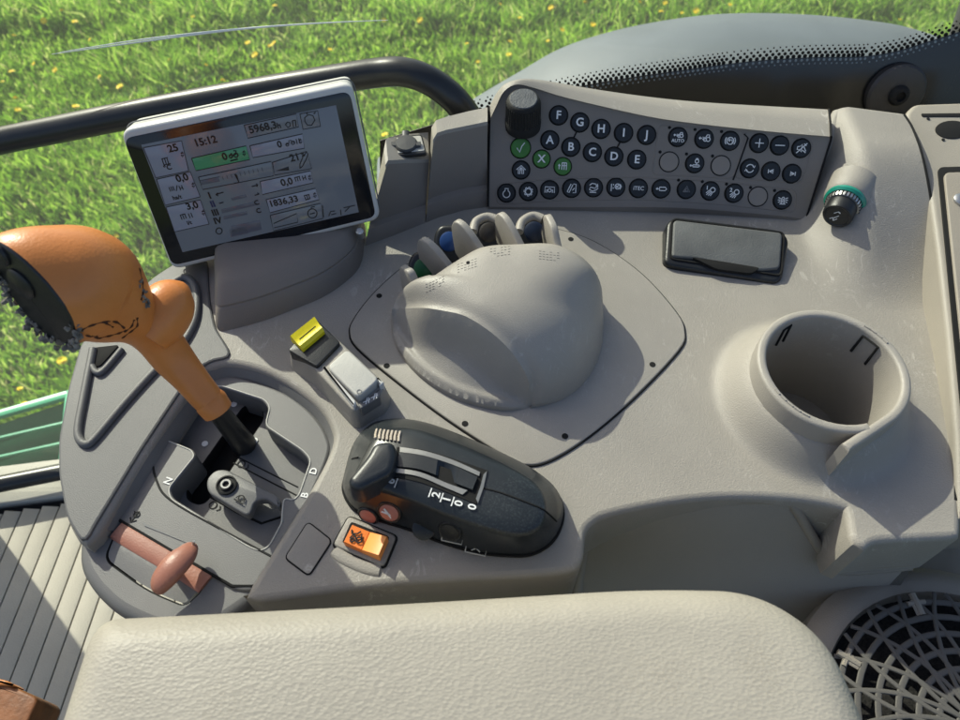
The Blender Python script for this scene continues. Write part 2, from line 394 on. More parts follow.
# front of the console below the deck
def wall(pts, z0, z1, dy0=0, dy1=0):
    a = [P(x, y, 0) for x, y in pts]
    return loft([[Vector((p.x, p.y + dy0, z0)) for p in a], [Vector((p.x, p.y + dy1, z1)) for p in a]], closed=False)
mk('front_face', *wall([(240, 601), (300, 590), (400, 578), (515, 571), (570, 566), (580, 553), (580, 540)], -.004, -.42, .004, .03), 'brown', con)
mk('left_face', *wall([(70, 470), (78, 520), (92, 545), (240, 600)], -.01, -.45, .01, .02), 'grey', con)
# open bin: back wall hanging under the curved edge, front panel before it
ed = [(579, 532), (588, 518), (606, 509), (664, 497), (727, 491), (793, 493), (842, 501), (856, 512), (862, 541)]
mk('bin_back', *wall(cr(ed, 4, False), -.03, -.30, .03, .03), 'brown', con)
PA = P(700, 505, -.012)
fA = Frame(PA, (1, -.03, 0), (0, .40, 1))
pa = rp([(572, 640, 3), (577, 585, 10), (586, 536, 14), (612, 515, 14), (664, 504, 30), (730, 499, 30), (790, 503, 6), (812, 537, 8), (834, 567, 8), (852, 571, 8), (914, 566, 3), (880, 604, 3), (822, 660, 3), (800, 760, 3), (560, 760, 3)], 4, 4)
mk('bin_front', *slab(fA.hits(pa), fA, 0, -.010, .004, 4), 'brown', con)
mk('bin_rim', *tube([fA.at(*fA.hit(x, y), -.0015) for x, y in cr([(578, 600), (580, 575), (588, 538), (614, 516), (664, 505), (730, 500), (784, 502), (796, 510), (812, 537), (832, 566), (850, 572), (912, 567)], 5, False)], .0034, 10), 'brown', con)
fB = Frame(P(900, 545, -.03), (1, 0, 0), (0, .55, 1))
mk('corner_face', *slab(fB.hits(rp([(836, 572), (866, 541), (955, 532), (950, 545), (912, 568)], 3)), fB, 0, -.02, .002), 'brown', con)
# blank covers and seams
bl = rp([(285, 558), (308, 522), (332, 541), (309, 576)], 5)
mk('blank_cover', *slab(XY(bl), F0, .0008, -.002, .0006), 'beige', con)
mk('cover_gap', *pxtube(bl + bl[:1], .0002, .0006, 6), 'slot', con)

# ================================================================== gear gate
GZ = -.010
def U(x, y, *r): return (60 + x / 2.482, 340 + y / 2.482, *r)        # from an enlarged view of the photograph
gate = thing('gear_gate', P(230, 470, -.04), 'dark grey gear selector plate with cut out lever track and letters N D B', 'gear selector')
plate = cr([U(*q) for q in [(98, 412), (160, 335), (250, 213), (325, 122), (375, 98), (425, 94), (500, 114), (565, 142), (622, 188), (657, 242), (657, 292), (600, 420), (540, 525), (490, 606), (430, 608), (350, 560), (265, 513), (170, 455)]], 5)
H = rp([U(*q) for q in [(246, 230, 5), (300, 165), (372, 118), (400, 113, 12), (508, 148), (522, 166), (510, 212, 6), (605, 275, 14), (624, 298), (594, 384, 10), (580, 398), (556, 392), (552, 430, 8), (552, 452), (520, 512), (498, 524), (470, 514), (275, 395, 12), (269, 368), (334, 288, 6), (326, 274, 8), (252, 244)]], 5, 4)
gp = XY(plate, GZ); gh = XY(H, GZ)
gf = gate_face = mk('gate_plate', *sheet(gp, lambda x, y: GZ, .007, [gh]), 'dgrey', gate)
hp = resample(dedupe(gh), .004)
if area(hp) > 0: hp = hp[::-1]
mk('track_wall', *roll([Vector((x, y, GZ)) for x, y in hp], .0012, .024, 3), 'dgrey', gate)
mk('track_lip', *tube([Vector((x, y, GZ + .0001)) for x, y in hp + hp[:1]], .0005, 6), 'rocker', gate)
op = resample(dedupe(gp), .005)
if area(op) < 0: op = op[::-1]
mk('plate_edge', *roll([Vector((x, y, GZ)) for x, y in op], .002, .03, 3), 'dgrey', gate)
mk('track_floor', *slab(XY(rp([U(*q) for q in [(225, 200), (380, 80), (560, 140), (660, 300), (520, 560), (240, 400)]], 8), -.03), F0, -.038, -.042, .001), 'slot', gate)
def gplate(name, pts, z, m='dgrey', r=6, bev=.001, t=.006): return mk(name, *slab(XY(rp([U(*q) for q in pts], r), z), F0, z, z - t, bev), m, gate)
PZ = -.027
slot_ = XY(rp([U(*q) for q in [(458, 158), (500, 164), (509, 194), (388, 378), (352, 414), (312, 398), (314, 362)]], 9, 5), PZ)
full_ = XY(rp([U(*q) for q in [(262, 236), (310, 170), (375, 116), (402, 108), (516, 146), (520, 212), (616, 282), (626, 300), (594, 394), (566, 404), (560, 444), (520, 520), (468, 514), (272, 394), (268, 368), (334, 290), (322, 270)]], 3, 3), PZ)
mk('track_plate', *sheet(full_, lambda x, y: PZ, .005, [slot_]), 'dgrey', gate)
so_l = resample(dedupe(slot_), .003); so_l = so_l if area(so_l) < 0 else so_l[::-1]
mk('slot_wall', *roll([Vector((x, y, PZ)) for x, y in so_l], .0008, .010, 2), 'slot', gate)
mk('track_gap', *slab(XY(rp([U(*q) for q in [(250, 222), (372, 120), (384, 126), (280, 236), (262, 240)]], 3), PZ + .0004), F0, PZ + .0006, PZ - .002, .0003), 'slot', gate)
mk('track_step', *pxtube([U(372, 388), U(440, 428), U(500, 455), U(552, 438)], PZ + .0002, .0008, 6), 'slot', gate)
lat = gplate('latch_plate', [(362, 345), (385, 322), (412, 320), (545, 388), (548, 418), (510, 392), (482, 400), (470, 440), (366, 378)], GZ - .001, 'dgrey', 9, .0014, .007)
FG = Frame((0, 0, GZ), (1, 0, 0), (0, 1, 0))
def gp2(x, y, z=GZ): return P(*U(x, y), z)
q = gp2(413, 360)
mk('latch_bolt', *lathe(q, (0, 0, 1), [(.0065, -.002), (.0065, .0006), (.0055, .001), (.0052, .0002), (.0040, .0002), (.0040, .0012), (.0022, .0014), (.0018, .0004), (0, .0004)]), 'mblack', gate)
mk('bolt_ring', *lathe(q, (0, 0, 1), [(.0032, .001), (.0032, .0019), (.0021, .0019), (.0019, .0012)], 20, False, False), 'rocker', gate)
for (x, y, z) in ((432, 160, -.027), (360, 258, -.027), (484, 250, -.027)):
    mk('gate_dot', *lathe(gp2(x, y, z), (0, 0, 1), [(.0021, -.001), (.0021, .0006), (.0016, .0008)], 16), 'white', gate)
for s, x, y, m_, sz, an in (('N', 268, 350, 'white', .0064, -125), ('D', 630, 326, 'white', .0062, 62), ('B', 608, 386, 'white', .0062, 62)):
    u = gp2(x, y); text('letter', s, FG, u.x, u.y, sz, m_, gate, R(an + 15), .02)
for x, y in ((450, 308), (380, 410)):
    u = gp2(x, y, -.024); fz = Frame((0, 0, -.0269), (1, 0, 0), (0, 1, 0)); u = gp2(x, y, fz.o.z)
    strokes(fz, [arc(0, 0, 1, 0, 360, 14), [(1.8, .8), (2.4, 0), (1.8, -.8)]], u.x, u.y, .0024, .0007, .0003, R(-30)).build('engraving', 'mblack', gate)
u = gp2(450, 393); strokes(FG, [arc(0, 0, .8, 0, 360, 12), [(-1.6, -1.2), (1.6, -1.2)], [(-1.4, -.6), (-.8, .6)], [(1.4, -.6), (.8, .6)]], u.x, u.y, .0022, .0008, .0003, R(-30)).build('engraving', 'mblack', gate)
for (xa, ya), (xb, yb) in (((530, 240), (612, 290)), ((430, 305), (600, 392)), ((440, 290), (590, 365))):
    mk('plate_rib', *tube([gp2(xa, ya, -.0269), gp2(xb, yb, -.0269)], .0005, 6), 'mblack', gate)
mk('side_line', *pxtube(cr([U(*q) for q in [(330, 125), (262, 215), (232, 290), (240, 350), (275, 398), (400, 470), (530, 540)]], 5, False), GZ + .0001, .0007, 6), 'mblack', gate)

# ================================================================== parking brake
BZ = -.012
brk = thing('parking_brake', P(165, 560, -.06), 'dark grey parking brake housing with a faded red band and pull handle', 'parking brake')
hs = rp([U(*q) for q in [(98, 424, 5), (76, 470), (72, 545, 40), (98, 592, 30), (150, 645, 40), (225, 682, 40), (295, 700, 30), (372, 692, 30), (432, 652, 20), (482, 616, 5), (428, 616, 20), (263, 521, 8)]], 12, 5)
W_ = rp([U(*q) for q in [(107, 546, 10), (140, 468, 12), (362, 598), (352, 625, 14), (310, 664, 8), (215, 625, 40)]], 8, 5)
hx = XY(hs, BZ); wx = XY(W_, BZ)
mk('brake_housing', *sheet(hx, lambda x, y: BZ, .006, [wx]), 'dgrey', brk)
ho = resample(dedupe(hx), .005)
if area(ho) < 0: ho = ho[::-1]
mk('housing_edge', *roll([Vector((x, y, BZ)) for x, y in ho], .007, .075, 5, -.004), 'dgrey', brk)
wo = resample(dedupe(wx), .004)
if area(wo) > 0: wo = wo[::-1]
mk('well_wall', *roll([Vector((x, y, BZ)) for x, y in wo], .001, .03, 2), 'slot', brk)
# curved drum inside the well
e0_, e1_ = P(*U(150, 472), BZ), P(*U(362, 600), BZ); bd = (e1_ - e0_).xy.normalized(); bp = Vector((bd.y, -bd.x))
wi = inset(dedupe(wx) if area(dedupe(wx)) > 0 else dedupe(wx)[::-1], .0016)
mk('drum', *sheet(wi, lambda x, y: BZ + .001 - 6.5 * max(0, (Vector((x, y)) - e0_.xy).dot(bp) - .004) ** 2 - .0015 * (1 if abs((Vector((x, y)) - e0_.xy).dot(bp)) < .002 else 0), .004), 'dgrey', brk)
bq = [U(134, 484), U(150, 458), U(365, 590), U(356, 622)]
bl2 = cr([U(142, 470), U(200, 505), U(290, 558), U(362, 605)], 6, False)
mk('red_band', *tube([P(x, y, BZ + .0012) for i, (x, y) in enumerate(bl2)], .0062, 10, ((0, 0, 1), .22)), 'red', brk)
hd = [U(326, 505), U(312, 530), U(280, 565), U(252, 600), U(238, 628)]
hp_ = [P(x, y, z) for (x, y), z in zip(hd, (.000, .004, .006, .004, .000))]
hpath = [Vector(q) for q in cr([tuple(p) for p in hp_], 5, False)]
hr = [.0078 * math.sqrt(max(.02, 1 - (2 * i / (len(hpath) - 1) - 1) ** 2)) for i in range(len(hpath))]
mk('pull_handle', *tube(hpath, hr, 16, ((0, 0, 1), .6)), 'red', brk)
mk('handle_post', *tube([P(*U(284, 572), -.012), P(*U(281, 566), .004)], .003, 10), 'red', brk)
mk('release_pin', *lathe(P(*U(330, 520), .000), (.3, .4, 1), [(.0022, 0), (.0022, .003), (.0010, .004), (.0008, .007)], 12), 'steel', brk)
u = gp2(186, 440); strokes(FG, [[(0, 1.4), (0, -1.2)], [(-.8, -.4), (0, -1.2), (.8, -.4)], [(-.9, 1), (.2, .4)], arc(0, .6, .6, 0, 360, 10)], u.x, u.y, .0030, .0008, .0003, R(-25)).build('engraving', 'mblack', brk)
u0, u1, u2 = gp2(205, 452), gp2(210, 462), gp2(325, 508)
mk('wedge_mark', [u0 + Vector((0, 0, .0005)), u1 + Vector((0, 0, .0005)), u2 + Vector((0, 0, .0005)), u0, u1, u2], [(0, 1, 2), (0, 3, 4, 1), (1, 4, 5, 2), (2, 5, 3, 0)], 'dim', brk, smooth=False)
mk('gate_lip', *pxtube([U(98, 418), U(170, 460), U(265, 516), U(350, 566), U(428, 611), U(484, 611)], GZ - .0005, .0011, 6), 'slot', gate)

# ================================================================== gear lever
lev = thing('gear_lever', P(237, 437, -.03), 'worn orange gear lever with cracked pear shaped grip and black button face', 'gear lever')
def pd(px, py, z): return P(px, py, z)
# base, stem and head: pixel, height above the deck, radius in metres
stem = [(212, 403, .030, .0090), (206, 397, .034, .0094), (190, 378, .044, .0103), (172, 357, .056, .0120), (155, 335, .072, .0128), (137, 321, .088, .0140), (115, 306, .103, .0228), (92, 291, .116, .0298), (70, 282, .128, .0302), (45, 272, .138, .0262), (22, 262, .146, .0200), (0, 253, .152, .0125), (-14, 247, .155, .0050)]
pts = cr([(*P(a, b, z), r) for a, b, z, r in stem], 4, False)
gv, gf_ = tube([p[:3] for p in pts], [p[3] for p in pts], 28)
bm = bmesh.new(); vs = [bm.verts.new(v) for v in gv]
for f in gf_: bm.faces.new([vs[i] for i in f])
A = P(2, 262, .150); B = P(59, 343, .108); C = A.lerp(B, .5)
vdir = (C - CAM).normalized(); along = (B - A).normalized()
nrm = along.cross(vdir).normalized()
if nrm.x > 0: nrm = -nrm
nrm = (nrm - vdir * .42).normalized(); nrm = (nrm - along * nrm.dot(along)).normalized()
C2 = C - nrm * .001
rres = bmesh.ops.bisect_plane(bm, geom=bm.verts[:] + bm.edges[:] + bm.faces[:], plane_co=C2, plane_no=nrm, clear_outer=True)
edge_loop = [e for e in rres['geom_cut'] if isinstance(e, bmesh.types.BMEdge)]
cutv = {v for e in edge_loop for v in e.verts}
fl = Frame(C2, along, nrm.cross(along))
cut = sorted([tuple(fl.ux.dot(v.co - fl.o) if k == 0 else fl.uy.dot(v.co - fl.o) for k in (0, 1)) for v in cutv], key=lambda t: 0)
bm.verts.index_update(); gv = [tuple(v.co) for v in bm.verts]; gf_ = [tuple(v.index for v in f.verts) for f in bm.faces]; bm.free()
grip = mk('grip', gv, gf_, 'orange', lev, ang=50)
if fl.n.dot(nrm) < 0: fl = Frame(C2, along, -nrm.cross(along))
if len(cut) > 4:
    cut = [(fl.ux.dot(fl.o - C2) + a, b if fl.uy.dot(nrm.cross(along)) > 0 else -b) for a, b in cut]
    cx = sum(c[0] for c in cut) / len(cut); cy = sum(c[1] for c in cut) / len(cut)
    cut.sort(key=lambda c: math.atan2(c[1] - cy, c[0] - cx))
    face = mk('button_face', *slab(cut, fl, .0012, -.004, .0022, 3), 'black', lev)
    for t, dd, r_ in ((-.12, .2, .0085), (-.62, .15, .0062)):
        L_ = max(abs(c[0] - cx) for c in cut); W = max(abs(c[1] - cy) for c in cut)
        o_ = fl.at(cx + t * L_, cy + dd * W * .3, .001)
        mk('thumb_button', *lathe(o_, fl.n, [(r_, -.001), (r_, .0012), (r_ * .85, .0022), (0, .0026)]), 'black', face)
    # chewed foam along the lower rim
    b = MB(); random.seed(3)
    rim = sorted(cut, key=lambda c: c[0])
    for c in cut:
        p = fl.at(*c); pj = p - CAM; dep = pj.dot(FW); px = 480 + FPX * pj.x / dep; py = 360 - FPX * pj.dot(UP) / dep
        sd = (px - 2) * (343 - 262) - (py - 262) * (59 - 2)
        if sd < -300 or py > 325:
            for k in range(7):
                d = Vector([random.uniform(-1, 1) for _ in range(3)]) * .0030
                s_ = random.uniform(.0008, .0022)
                b.add(tube([p + d, p + d + Vector([random.uniform(-1, 1) for _ in range(3)]) * .0022], [s_, s_ * .6], 6))
    if b.V: b.build('torn_foam', 'foam', lev, smooth=False)
tr = cr([(*P(146, 338, .080), .012), (*P(157, 322, .083), .0155), (*P(168, 306, .086), .0152), (*P(177, 294, .087), .0115), (*P(184, 286, .087), .004)], 5, False)
mk('thumb_rest', *tube([p[:3] for p in tr], [p[3] for p in tr], 20), 'orange', lev)
mk('stem_collar', *tube([P(218, 411, .025), P(211, 402, .031), P(208, 399, .033)], [.0094, .0100, .0092], 20), 'orange', lev)
mk('shaft', *tube([P(246, 447, -.034), P(236, 434, 0), P(214, 406, .029)], [.0085, .0072, .0064], 16), 'black', lev)
# cracks in the skin: thin dark lines lying on the grip
def on_grip(px, py):
    from mathutils.bvhtree import BVHTree
    global BV
    if 'BV' not in globals(): BV = BVHTree.FromPolygons([Vector(v) for v in gv], gf_)
    h = BV.ray_cast(CAM, ray(px, py).normalized()); return h[0]
cracks = [[(80, 331), (90, 326), (104, 322), (116, 322), (124, 328)], [(86, 335), (97, 338), (108, 336), (119, 333), (126, 330)], [(122, 338), (130, 332), (137, 326), (137, 318)], [(124, 332), (131, 327), (134, 320)], [(104, 322), (113, 327)], [(139, 268), (142, 280), (143, 292), (141, 300)], [(98, 337), (92, 336)]]
b = MB()
for c in cracks:
    pts = [on_grip(*q) for q in cr(c, 4, False)]; pts = [p for p in pts if p]
    if len(pts) > 2: b.add(tube(pts, [.0005 + .0003 * math.sin(i * 1.7) for i in range(len(pts))], 5))
b.build('crack', 'crack', lev)
b = MB(); random.seed(5)
for (x, y) in ((140, 284), (142, 293), (144, 299), (146, 302), (147, 304), (146, 306), (148, 305)):
    p = on_grip(x, y) or P(x, y, .106)
    for k in range(4):
        d = Vector([random.uniform(-1, 1) for _ in range(3)]) * .0012
        b.add(tube([p + d, p + d + Vector([random.uniform(-1, 1) for _ in range(3)]) * .0016], [.0009, .0005], 5))
b.build('torn_foam', 'foam', lev, smooth=False)

# ================================================================== display
d1 = (RT + UP * .216).normalized()
d2 = (RT * 124 - UP * 990 + FW * 753).normalized()
DC = PD(248, 175, .512)
FD = Frame(DC, d1, -d2)
if FD.n.dot(CAM - DC) < 0: raise SystemExit('display frame')
disp = thing('display', DC - Vector((0, 0, .08)), 'white framed terminal screen with black bezel showing readings, above the console', 'screen')
fo = rp(FD.hits([(119, 131), (352, 83), (381, 220), (172, 271)]), .008, 6)
mk('housing', *slab(fo, FD, 0, -.026, .003, 4, True, -.002), 'frame', disp)
mk('housing_seam', *tube([FD.at(u, v, -.013) for u, v in inset(dedupe(fo) if area(dedupe(fo)) > 0 else dedupe(fo)[::-1], -.0002)], .0005, 5), 'dim', disp)
mk('bezel', *slab(rp(FD.hits([(123.5, 138.5), (349.5, 91), (376, 216.5), (172.5, 265.5)]), .006, 6), FD, .0006, -.002, .0004), 'bezel', disp)
scr = mk('screen', *slab(FD.hits([(141.6, 144.4), (336, 104.7), (358.8, 211.6), (182.8, 251.6)]), FD, .0010, -.001, .0001), 'lcd', disp)
def D(x, y): return FD.hit(100 + x / 3.2, 60 + y / 3.2)
AX = math.atan2(D(755, 143)[1] - D(133, 270)[1], D(755, 143)[0] - D(133, 270)[0])
def dbox(pts, m='lcdbox', w=.0013): return mk('screen_field', *slab([D(*q) for q in pts], FD, w, .0008, .0001), m, scr)
def dline(pls, wd=.0006, m='ink', w=.0015, name='screen_line'):
    b = MB()
    for pl in pls: b.add(tube([FD.at(*D(*q), w) for q in pl], wd / 2, 5, flat=(FD.n, .3)))
    return b.build(name, m, scr)
def dtext(s, x, y, sz, m='ink', bold=.028): return text('screen_text', s, FD, *D(x, y), sz * .95, m, scr, AX, bold, .0015)
boxes = {'a': [(140, 278), (262, 256), (285, 352), (180, 374)], 'b': [(182, 379), (290, 355), (322, 435), (210, 462)], 'c': [(212, 468), (322, 445), (350, 522), (240, 547)],
         'e': [(480, 272), (648, 234), (655, 280), (490, 310)], 'f': [(513, 386), (674, 352), (683, 390), (520, 428)], 'g': [(532, 444), (690, 408), (702, 444), (545, 486)],
         'h': [(316, 372), (548, 322), (557, 368), (330, 412)], 'i': [(552, 325), (662, 290), (678, 345), (560, 366)], 'k': [(640, 170), (697, 160), (706, 210), (650, 220)], 'j': [(545, 494), (706, 456), (714, 504), (556, 544)], 'l': [(462, 206), (628, 170), (636, 212), (474, 248)]}
for k, v in boxes.items(): dbox(v, 'lcdbox' if k in 'efgabc' else 'lcd')
dbox([(294, 312), (468, 272), (480, 316), (308, 352)], 'lcdgreen')
dline([v + v[:1] for k, v in boxes.items()] + [[(294, 312), (468, 272), (480, 316), (308, 352), (294, 312)]])
for p4 in ([(322, 384), (380, 372), (384, 386), (326, 398)], [(420, 440), (466, 428), (470, 436), (424, 448)], [(388, 476), (500, 450), (504, 462), (392, 488)], [(396, 498), (470, 482), (472, 492), (398, 508)], [(415, 540), (470, 528), (474, 552), (420, 564)], [(420, 530), (512, 510), (518, 540), (424, 562)]):
    dbox(p4, 'lcdbar', .0014)
for s, x, y, sz in (('15:12', 338, 258, .0072), ('5968,3', 522, 214, .0072), ('h', 573, 208, .0055), ('25', 235, 280, .0072), ('\u00b0C', 218, 342, .005), ('0,0', 264, 375, .0072), ('ha/t', 248, 437, .0042), ('3,0', 296, 464, .0072), ('l/t', 287, 518, .004),
                    ('0', 400, 307, .0072), ('0', 575, 268, .0066), ('21', 624, 310, .0072), ('%', 650, 300, .0042), ('0,0', 598, 388, .0072), ('1836,33', 588, 450, .0068), ('I', 352, 432, .0070), ('III', 370, 486, .0068), ('IV', 378, 512, .0068), ('C', 502, 454, .005), ('C', 508, 480, .005)):
    dtext(s, x, y, sz)
dtext('II', 362, 459, .0068, 'inkb')
# small pictograms
dline([[(655, 182), (668, 172), (682, 176), (688, 190), (678, 206), (664, 206), (656, 194), (655, 182)], [(662, 172), (664, 164)], [(684, 170), (690, 164)], [(594, 204), (600, 196), (608, 198), (610, 208), (602, 214), (594, 204)], [(616, 192), (620, 212)], [(616, 192), (626, 190)], [(626, 190), (628, 210)]], .0007, 'ink', .0016, 'pictogram')
dline([[(200, 314), (206, 332)], [(208, 312), (214, 330)], [(216, 312), (222, 330)], [(198, 314), (218, 309)], [(206, 333), (228, 328)], [(222, 404), (228, 418)], [(228, 402), (234, 416)], [(234, 401), (240, 415)], [(248, 398), (246, 416)], [(254, 400), (260, 414)], [(262, 398), (268, 412)], [(256, 408), (266, 405)], [(258, 492), (264, 508)], [(265, 491), (271, 506)], [(272, 489), (278, 504)], [(284, 488), (290, 503)], [(292, 486), (298, 501)], [(258, 493), (274, 489)]], .0007, 'ink', .0016, 'pictogram')
dline([[(640, 344), (640, 330), (652, 302), (662, 292), (666, 298), (660, 316), (648, 338), (640, 344)], [(596, 268), (606, 262), (604, 256), (612, 254), (614, 262), (622, 260)], arc(600, 268, 5, 0, 360, 8), arc(618, 262, 6, 0, 360, 8), [(628, 250), (632, 266)], [(636, 248), (640, 264)]], .0007, 'ink', .0016, 'pictogram')
dline([[(414, 304), (422, 296), (426, 302), (436, 298), (436, 288), (428, 288)], arc(420, 306, 5, 0, 360, 8), arc(436, 302, 7, 0, 360, 8), [(418, 320), (442, 314)]], .0010, 'ink', .0016, 'pictogram')
dline([arc(382, 544, 10, 0, 360, 12), arc(680, 488, 15, 0, 360, 14), [(672, 490), (688, 486)], [(676, 472), (676, 468), (688, 466)], [(372, 428), (382, 424), (396, 420)], [(372, 428), (378, 422)], [(372, 428), (380, 432)], [(382, 456), (396, 452)], [(486, 402), (506, 397)], [(506, 397), (500, 393)], [(506, 397), (502, 403)], [(496, 430), (510, 426)], [(510, 426), (504, 422)], [(432, 362), (446, 388), (430, 392)], [(438, 364), (444, 386)]], .0008, 'ink', .0016, 'pictogram')
b = MB()
for p3 in ([(564, 352), (604, 338), (606, 350)], ):
    b.add(slab([D(*q) for q in p3], FD, .0017, .0014, .00005))
b.build('pictogram', 'ink', scr)
dline([[(624, 372), (628, 386)], [(631, 371), (635, 385)], [(638, 369), (642, 383)], [(622, 374), (640, 369)], [(648, 368), (652, 382)], [(656, 366), (660, 380)], [(650, 376), (658, 373)], [(654, 430), (660, 446)], [(661, 428), (667, 444)], [(668, 427), (673, 442)], [(654, 431), (670, 427)], [(658, 444), (674, 440)], [(556, 520), (630, 488), (634, 516), (558, 534)], [(712, 462), (716, 500)], [(732, 496), (738, 482), (752, 480)], [(740, 492), (756, 488)], [(780, 470), (816, 462)], [(784, 482), (798, 468)], [(770, 476), (772, 494)]], .0007, 'ink', .0016, 'pictogram')
for x, y in ((265, 298), (300, 396), (332, 484), (462, 294), (642, 256), (672, 372), (688, 428)):
    dline([[(x - 5, y - 1), (x, y - 7), (x + 4, y - 3), (x - 5, y - 1)], [(x - 4, y + 4), (x + 1, y + 9), (x + 5, y + 3), (x - 4, y + 4)]], .0007, 'ink', .0016, 'pictogram')
dline([[(318, 384), (384, 370)]] + [[(392 + 14 * i, 368 - 3 * i), (396 + 14 * i, 380 - 3 * i)] for i in range(10)], .0003, 'ink', .0016)
# stand
stz = [(206, 262), (360, 228)]
def st_loop(pts, z): return [P(x, y, z) for x, y in pts]
l0 = rp([(216, 333, 10), (262, 322, 40), (330, 295, 40), (362, 268, 14), (366, 225, 6), (214, 235, 6)], 10, 4)
c0 = [P(x, y, 0) for x, y in l0]
ctr = P(285, 275, 0)
def scl(k, z, dy=0): return [Vector((ctr.x + (p.x - ctr.x) * k, ctr.y + (p.y - ctr.y) * k + dy, z)) for p in c0]
mk('stand', *loft([scl(1.0, -.004), scl(1.0, .0008), scl(.965, .0125, .007), scl(.962, .0132, .0074), scl(.945, .0137, .0076), scl(.945, .0146, .0078), scl(.957, .0153, .0082), scl(.93, .0235, .016), scl(.90, .0255, .020), scl(.8, .027, .024)], True, True), 'panel', disp)
mk('stand_clip', *lathe(P(360, 232, .024), (0, -.3, 1), [(.003, -.006), (.003, .002), (.002, .003)], 12), 'steel', disp)

# ================================================================== button panel
pb0 = P(487, 207, .002); pb1 = P(803, 219, .002)
SL = R(50)
pux = (pb1 - pb0).normalized(); pback = Vector((-pux.y, pux.x, 0))
FP = Frame(pb0, pux, pback * math.cos(SL) + Vector((0, 0, math.sin(SL))))
pan = thing('button_panel', pb0 + Vector((.1, .03, 0)), 'dark grey sloping panel of round lettered buttons with a light top ridge', 'control panel')
def onp(px, py, w=0): return FP.at(*FP.hit(px, py), w)
stn = [((488, 207), (489.5, 122), (489.5, 107)), ((497, 207), (496, 108), (496, 94)), ((507, 207), (504, 93), (505, 84)), ((520, 207), (517, 86), (521, 79)), ((534, 207), (536, 90), (541, 80)), ((560, 207), (562, 98), (562, 83.5)), ((600, 207), (603, 108), (600, 90)), ((650, 207), (654, 119), (650, 97)), ((700, 209), (704, 126), (700, 102)), ((760, 214), (770, 133), (765, 106)), ((790, 217), (805, 136), (802, 108)), ((805, 219.5), (830, 138), (828, 109.5))]
def interp(st, n=5):
    rows = [[c for p in s for c in p] for s in st]; return [((r[0], r[1]), (r[2], r[3]), (r[4], r[5])) for r in cr(rows, n, False)]
ridge = []
for bo, ft, bt in interp(stn):
    a = onp(*bo, 0); f = onp(*ft, 0); zt = f.z + .0025
    m1 = onp(ft[0], ft[1] + 2.5, 0); t_ = P(ft[0], ft[1] - 1.5, zt)
    k = P(*bt, zt + .001)
    if k.y < t_.y + .004: k = Vector((t_.x, t_.y + .004, zt))
    ridge.append([a - Vector((0, 0, .012)), a, a.lerp(m1, .33), a.lerp(m1, .66), m1, f + Vector((0, 0, .0008)), t_, t_.lerp(k, .5) + Vector((0, 0, .0008)), k, k + Vector((0, .004, -.003)), Vector((k.x, k.y + .006, -.05))])
mk('ridge_top', *loft([[r[j] for j in range(5, 11)] for r in ridge], closed=False), 'beige', pan)
mk('panel_face', *loft([[r[j] for j in range(0, 6)] for r in ridge], closed=False), 'panel', pan)
mk('panel_end', [*ridge[-1][:9], ridge[-1][8] - Vector((0, 0, .06))], [tuple(range(10))], 'panel', pan)
mk('end_gap', *tube([r + Vector((.0005, -.0003, .0004)) for r in ridge[-1][1:9]], .0008, 6), 'slot', pan)
mk('end_gap', *tube([r + Vector((0, -.0003, .0004)) for r in ridge[0][1:9]], .0007, 6), 'slot', pan)
RB = 8.6 * (onp(640, 160) - CAM).dot(FW) / FPX
btn_me = {}
def button(px, py, face='black', sym=None, r=RB, letter=None, symm='white', h=.0016, label=None):
    o = onp(px, py)
    k = (face, round(r, 5), h)
    if k not in btn_me:
        btn_me[k] = mk('push_button', *lathe(o, FP.n, [(r * 1.02, -.003), (r * 1.02, h * .5), (r * .93, h), (r * .86, h), (r * .5, h - .0003), (0, h - .0004)], 30), face, pan, cen=o)
        bt = btn_me[k]
    else:
        bt = btn_me[k].copy(); COL.objects.link(bt); bt.location = o - WL[pan.name]; WL[bt.name] = o.copy()
    ring_ = tube([FP.at(*FP.hit(px, py), .0001) + (FP.ux * math.cos(a) + FP.uy * math.sin(a)) * r * 1.06 for a in [2 * math.pi * i / 24 for i in range(25)]], .0005, 5)
    mk('button_gap', *ring_, 'slot', bt)
    u, v = FP.hit(px, py)
    if letter: text('symbol', letter, FP, u, v, r * (1.28 if len(letter) == 1 else .62), symm, bt, 0, .022 if len(letter) == 1 else .01, h)
    if sym: strokes(FP, sym, u, v, r * .55, r * .105, h, 0).build('symbol', symm, bt)
    if label: bt['label'] = label
    return bt
for s, x, y in (('F', 558.5, 115.4), ('G', 579.8, 122.5), ('H', 601, 129), ('I', 623.5, 133), ('J', 646.5, 135), ('A', 549.8, 140.2), ('B', 570.8, 147), ('C', 592.3, 152.3), ('D', 613.8, 156.5), ('E', 636.7, 159.6)):
    button(x, y, letter=s, label='round black button marked ' + s)
button(520.6, 148, 'green', [[(-.7, 0), (-.15, -.8), (.2, .3), (.75, 1)]], RB * 1.1, label='green button with a white tick')
button(541.5, 159, 'green', None, RB * .96, 'X', label='green button marked X')
button(562.7, 166.5, 'green', [[(-.8, -.6), (-.8, .4)], [(-1, .1), (-.8, .5), (-.6, .1)], [(-.2, .8), (-.2, -.7)], [(.3, .8), (.3, -.7)], [(.8, .8), (.8, -.7)], [(-.2, .8), (.8, .8)], [(-.2, .2), (.8, .2)]], RB * .96, label='green button with a small list symbol')
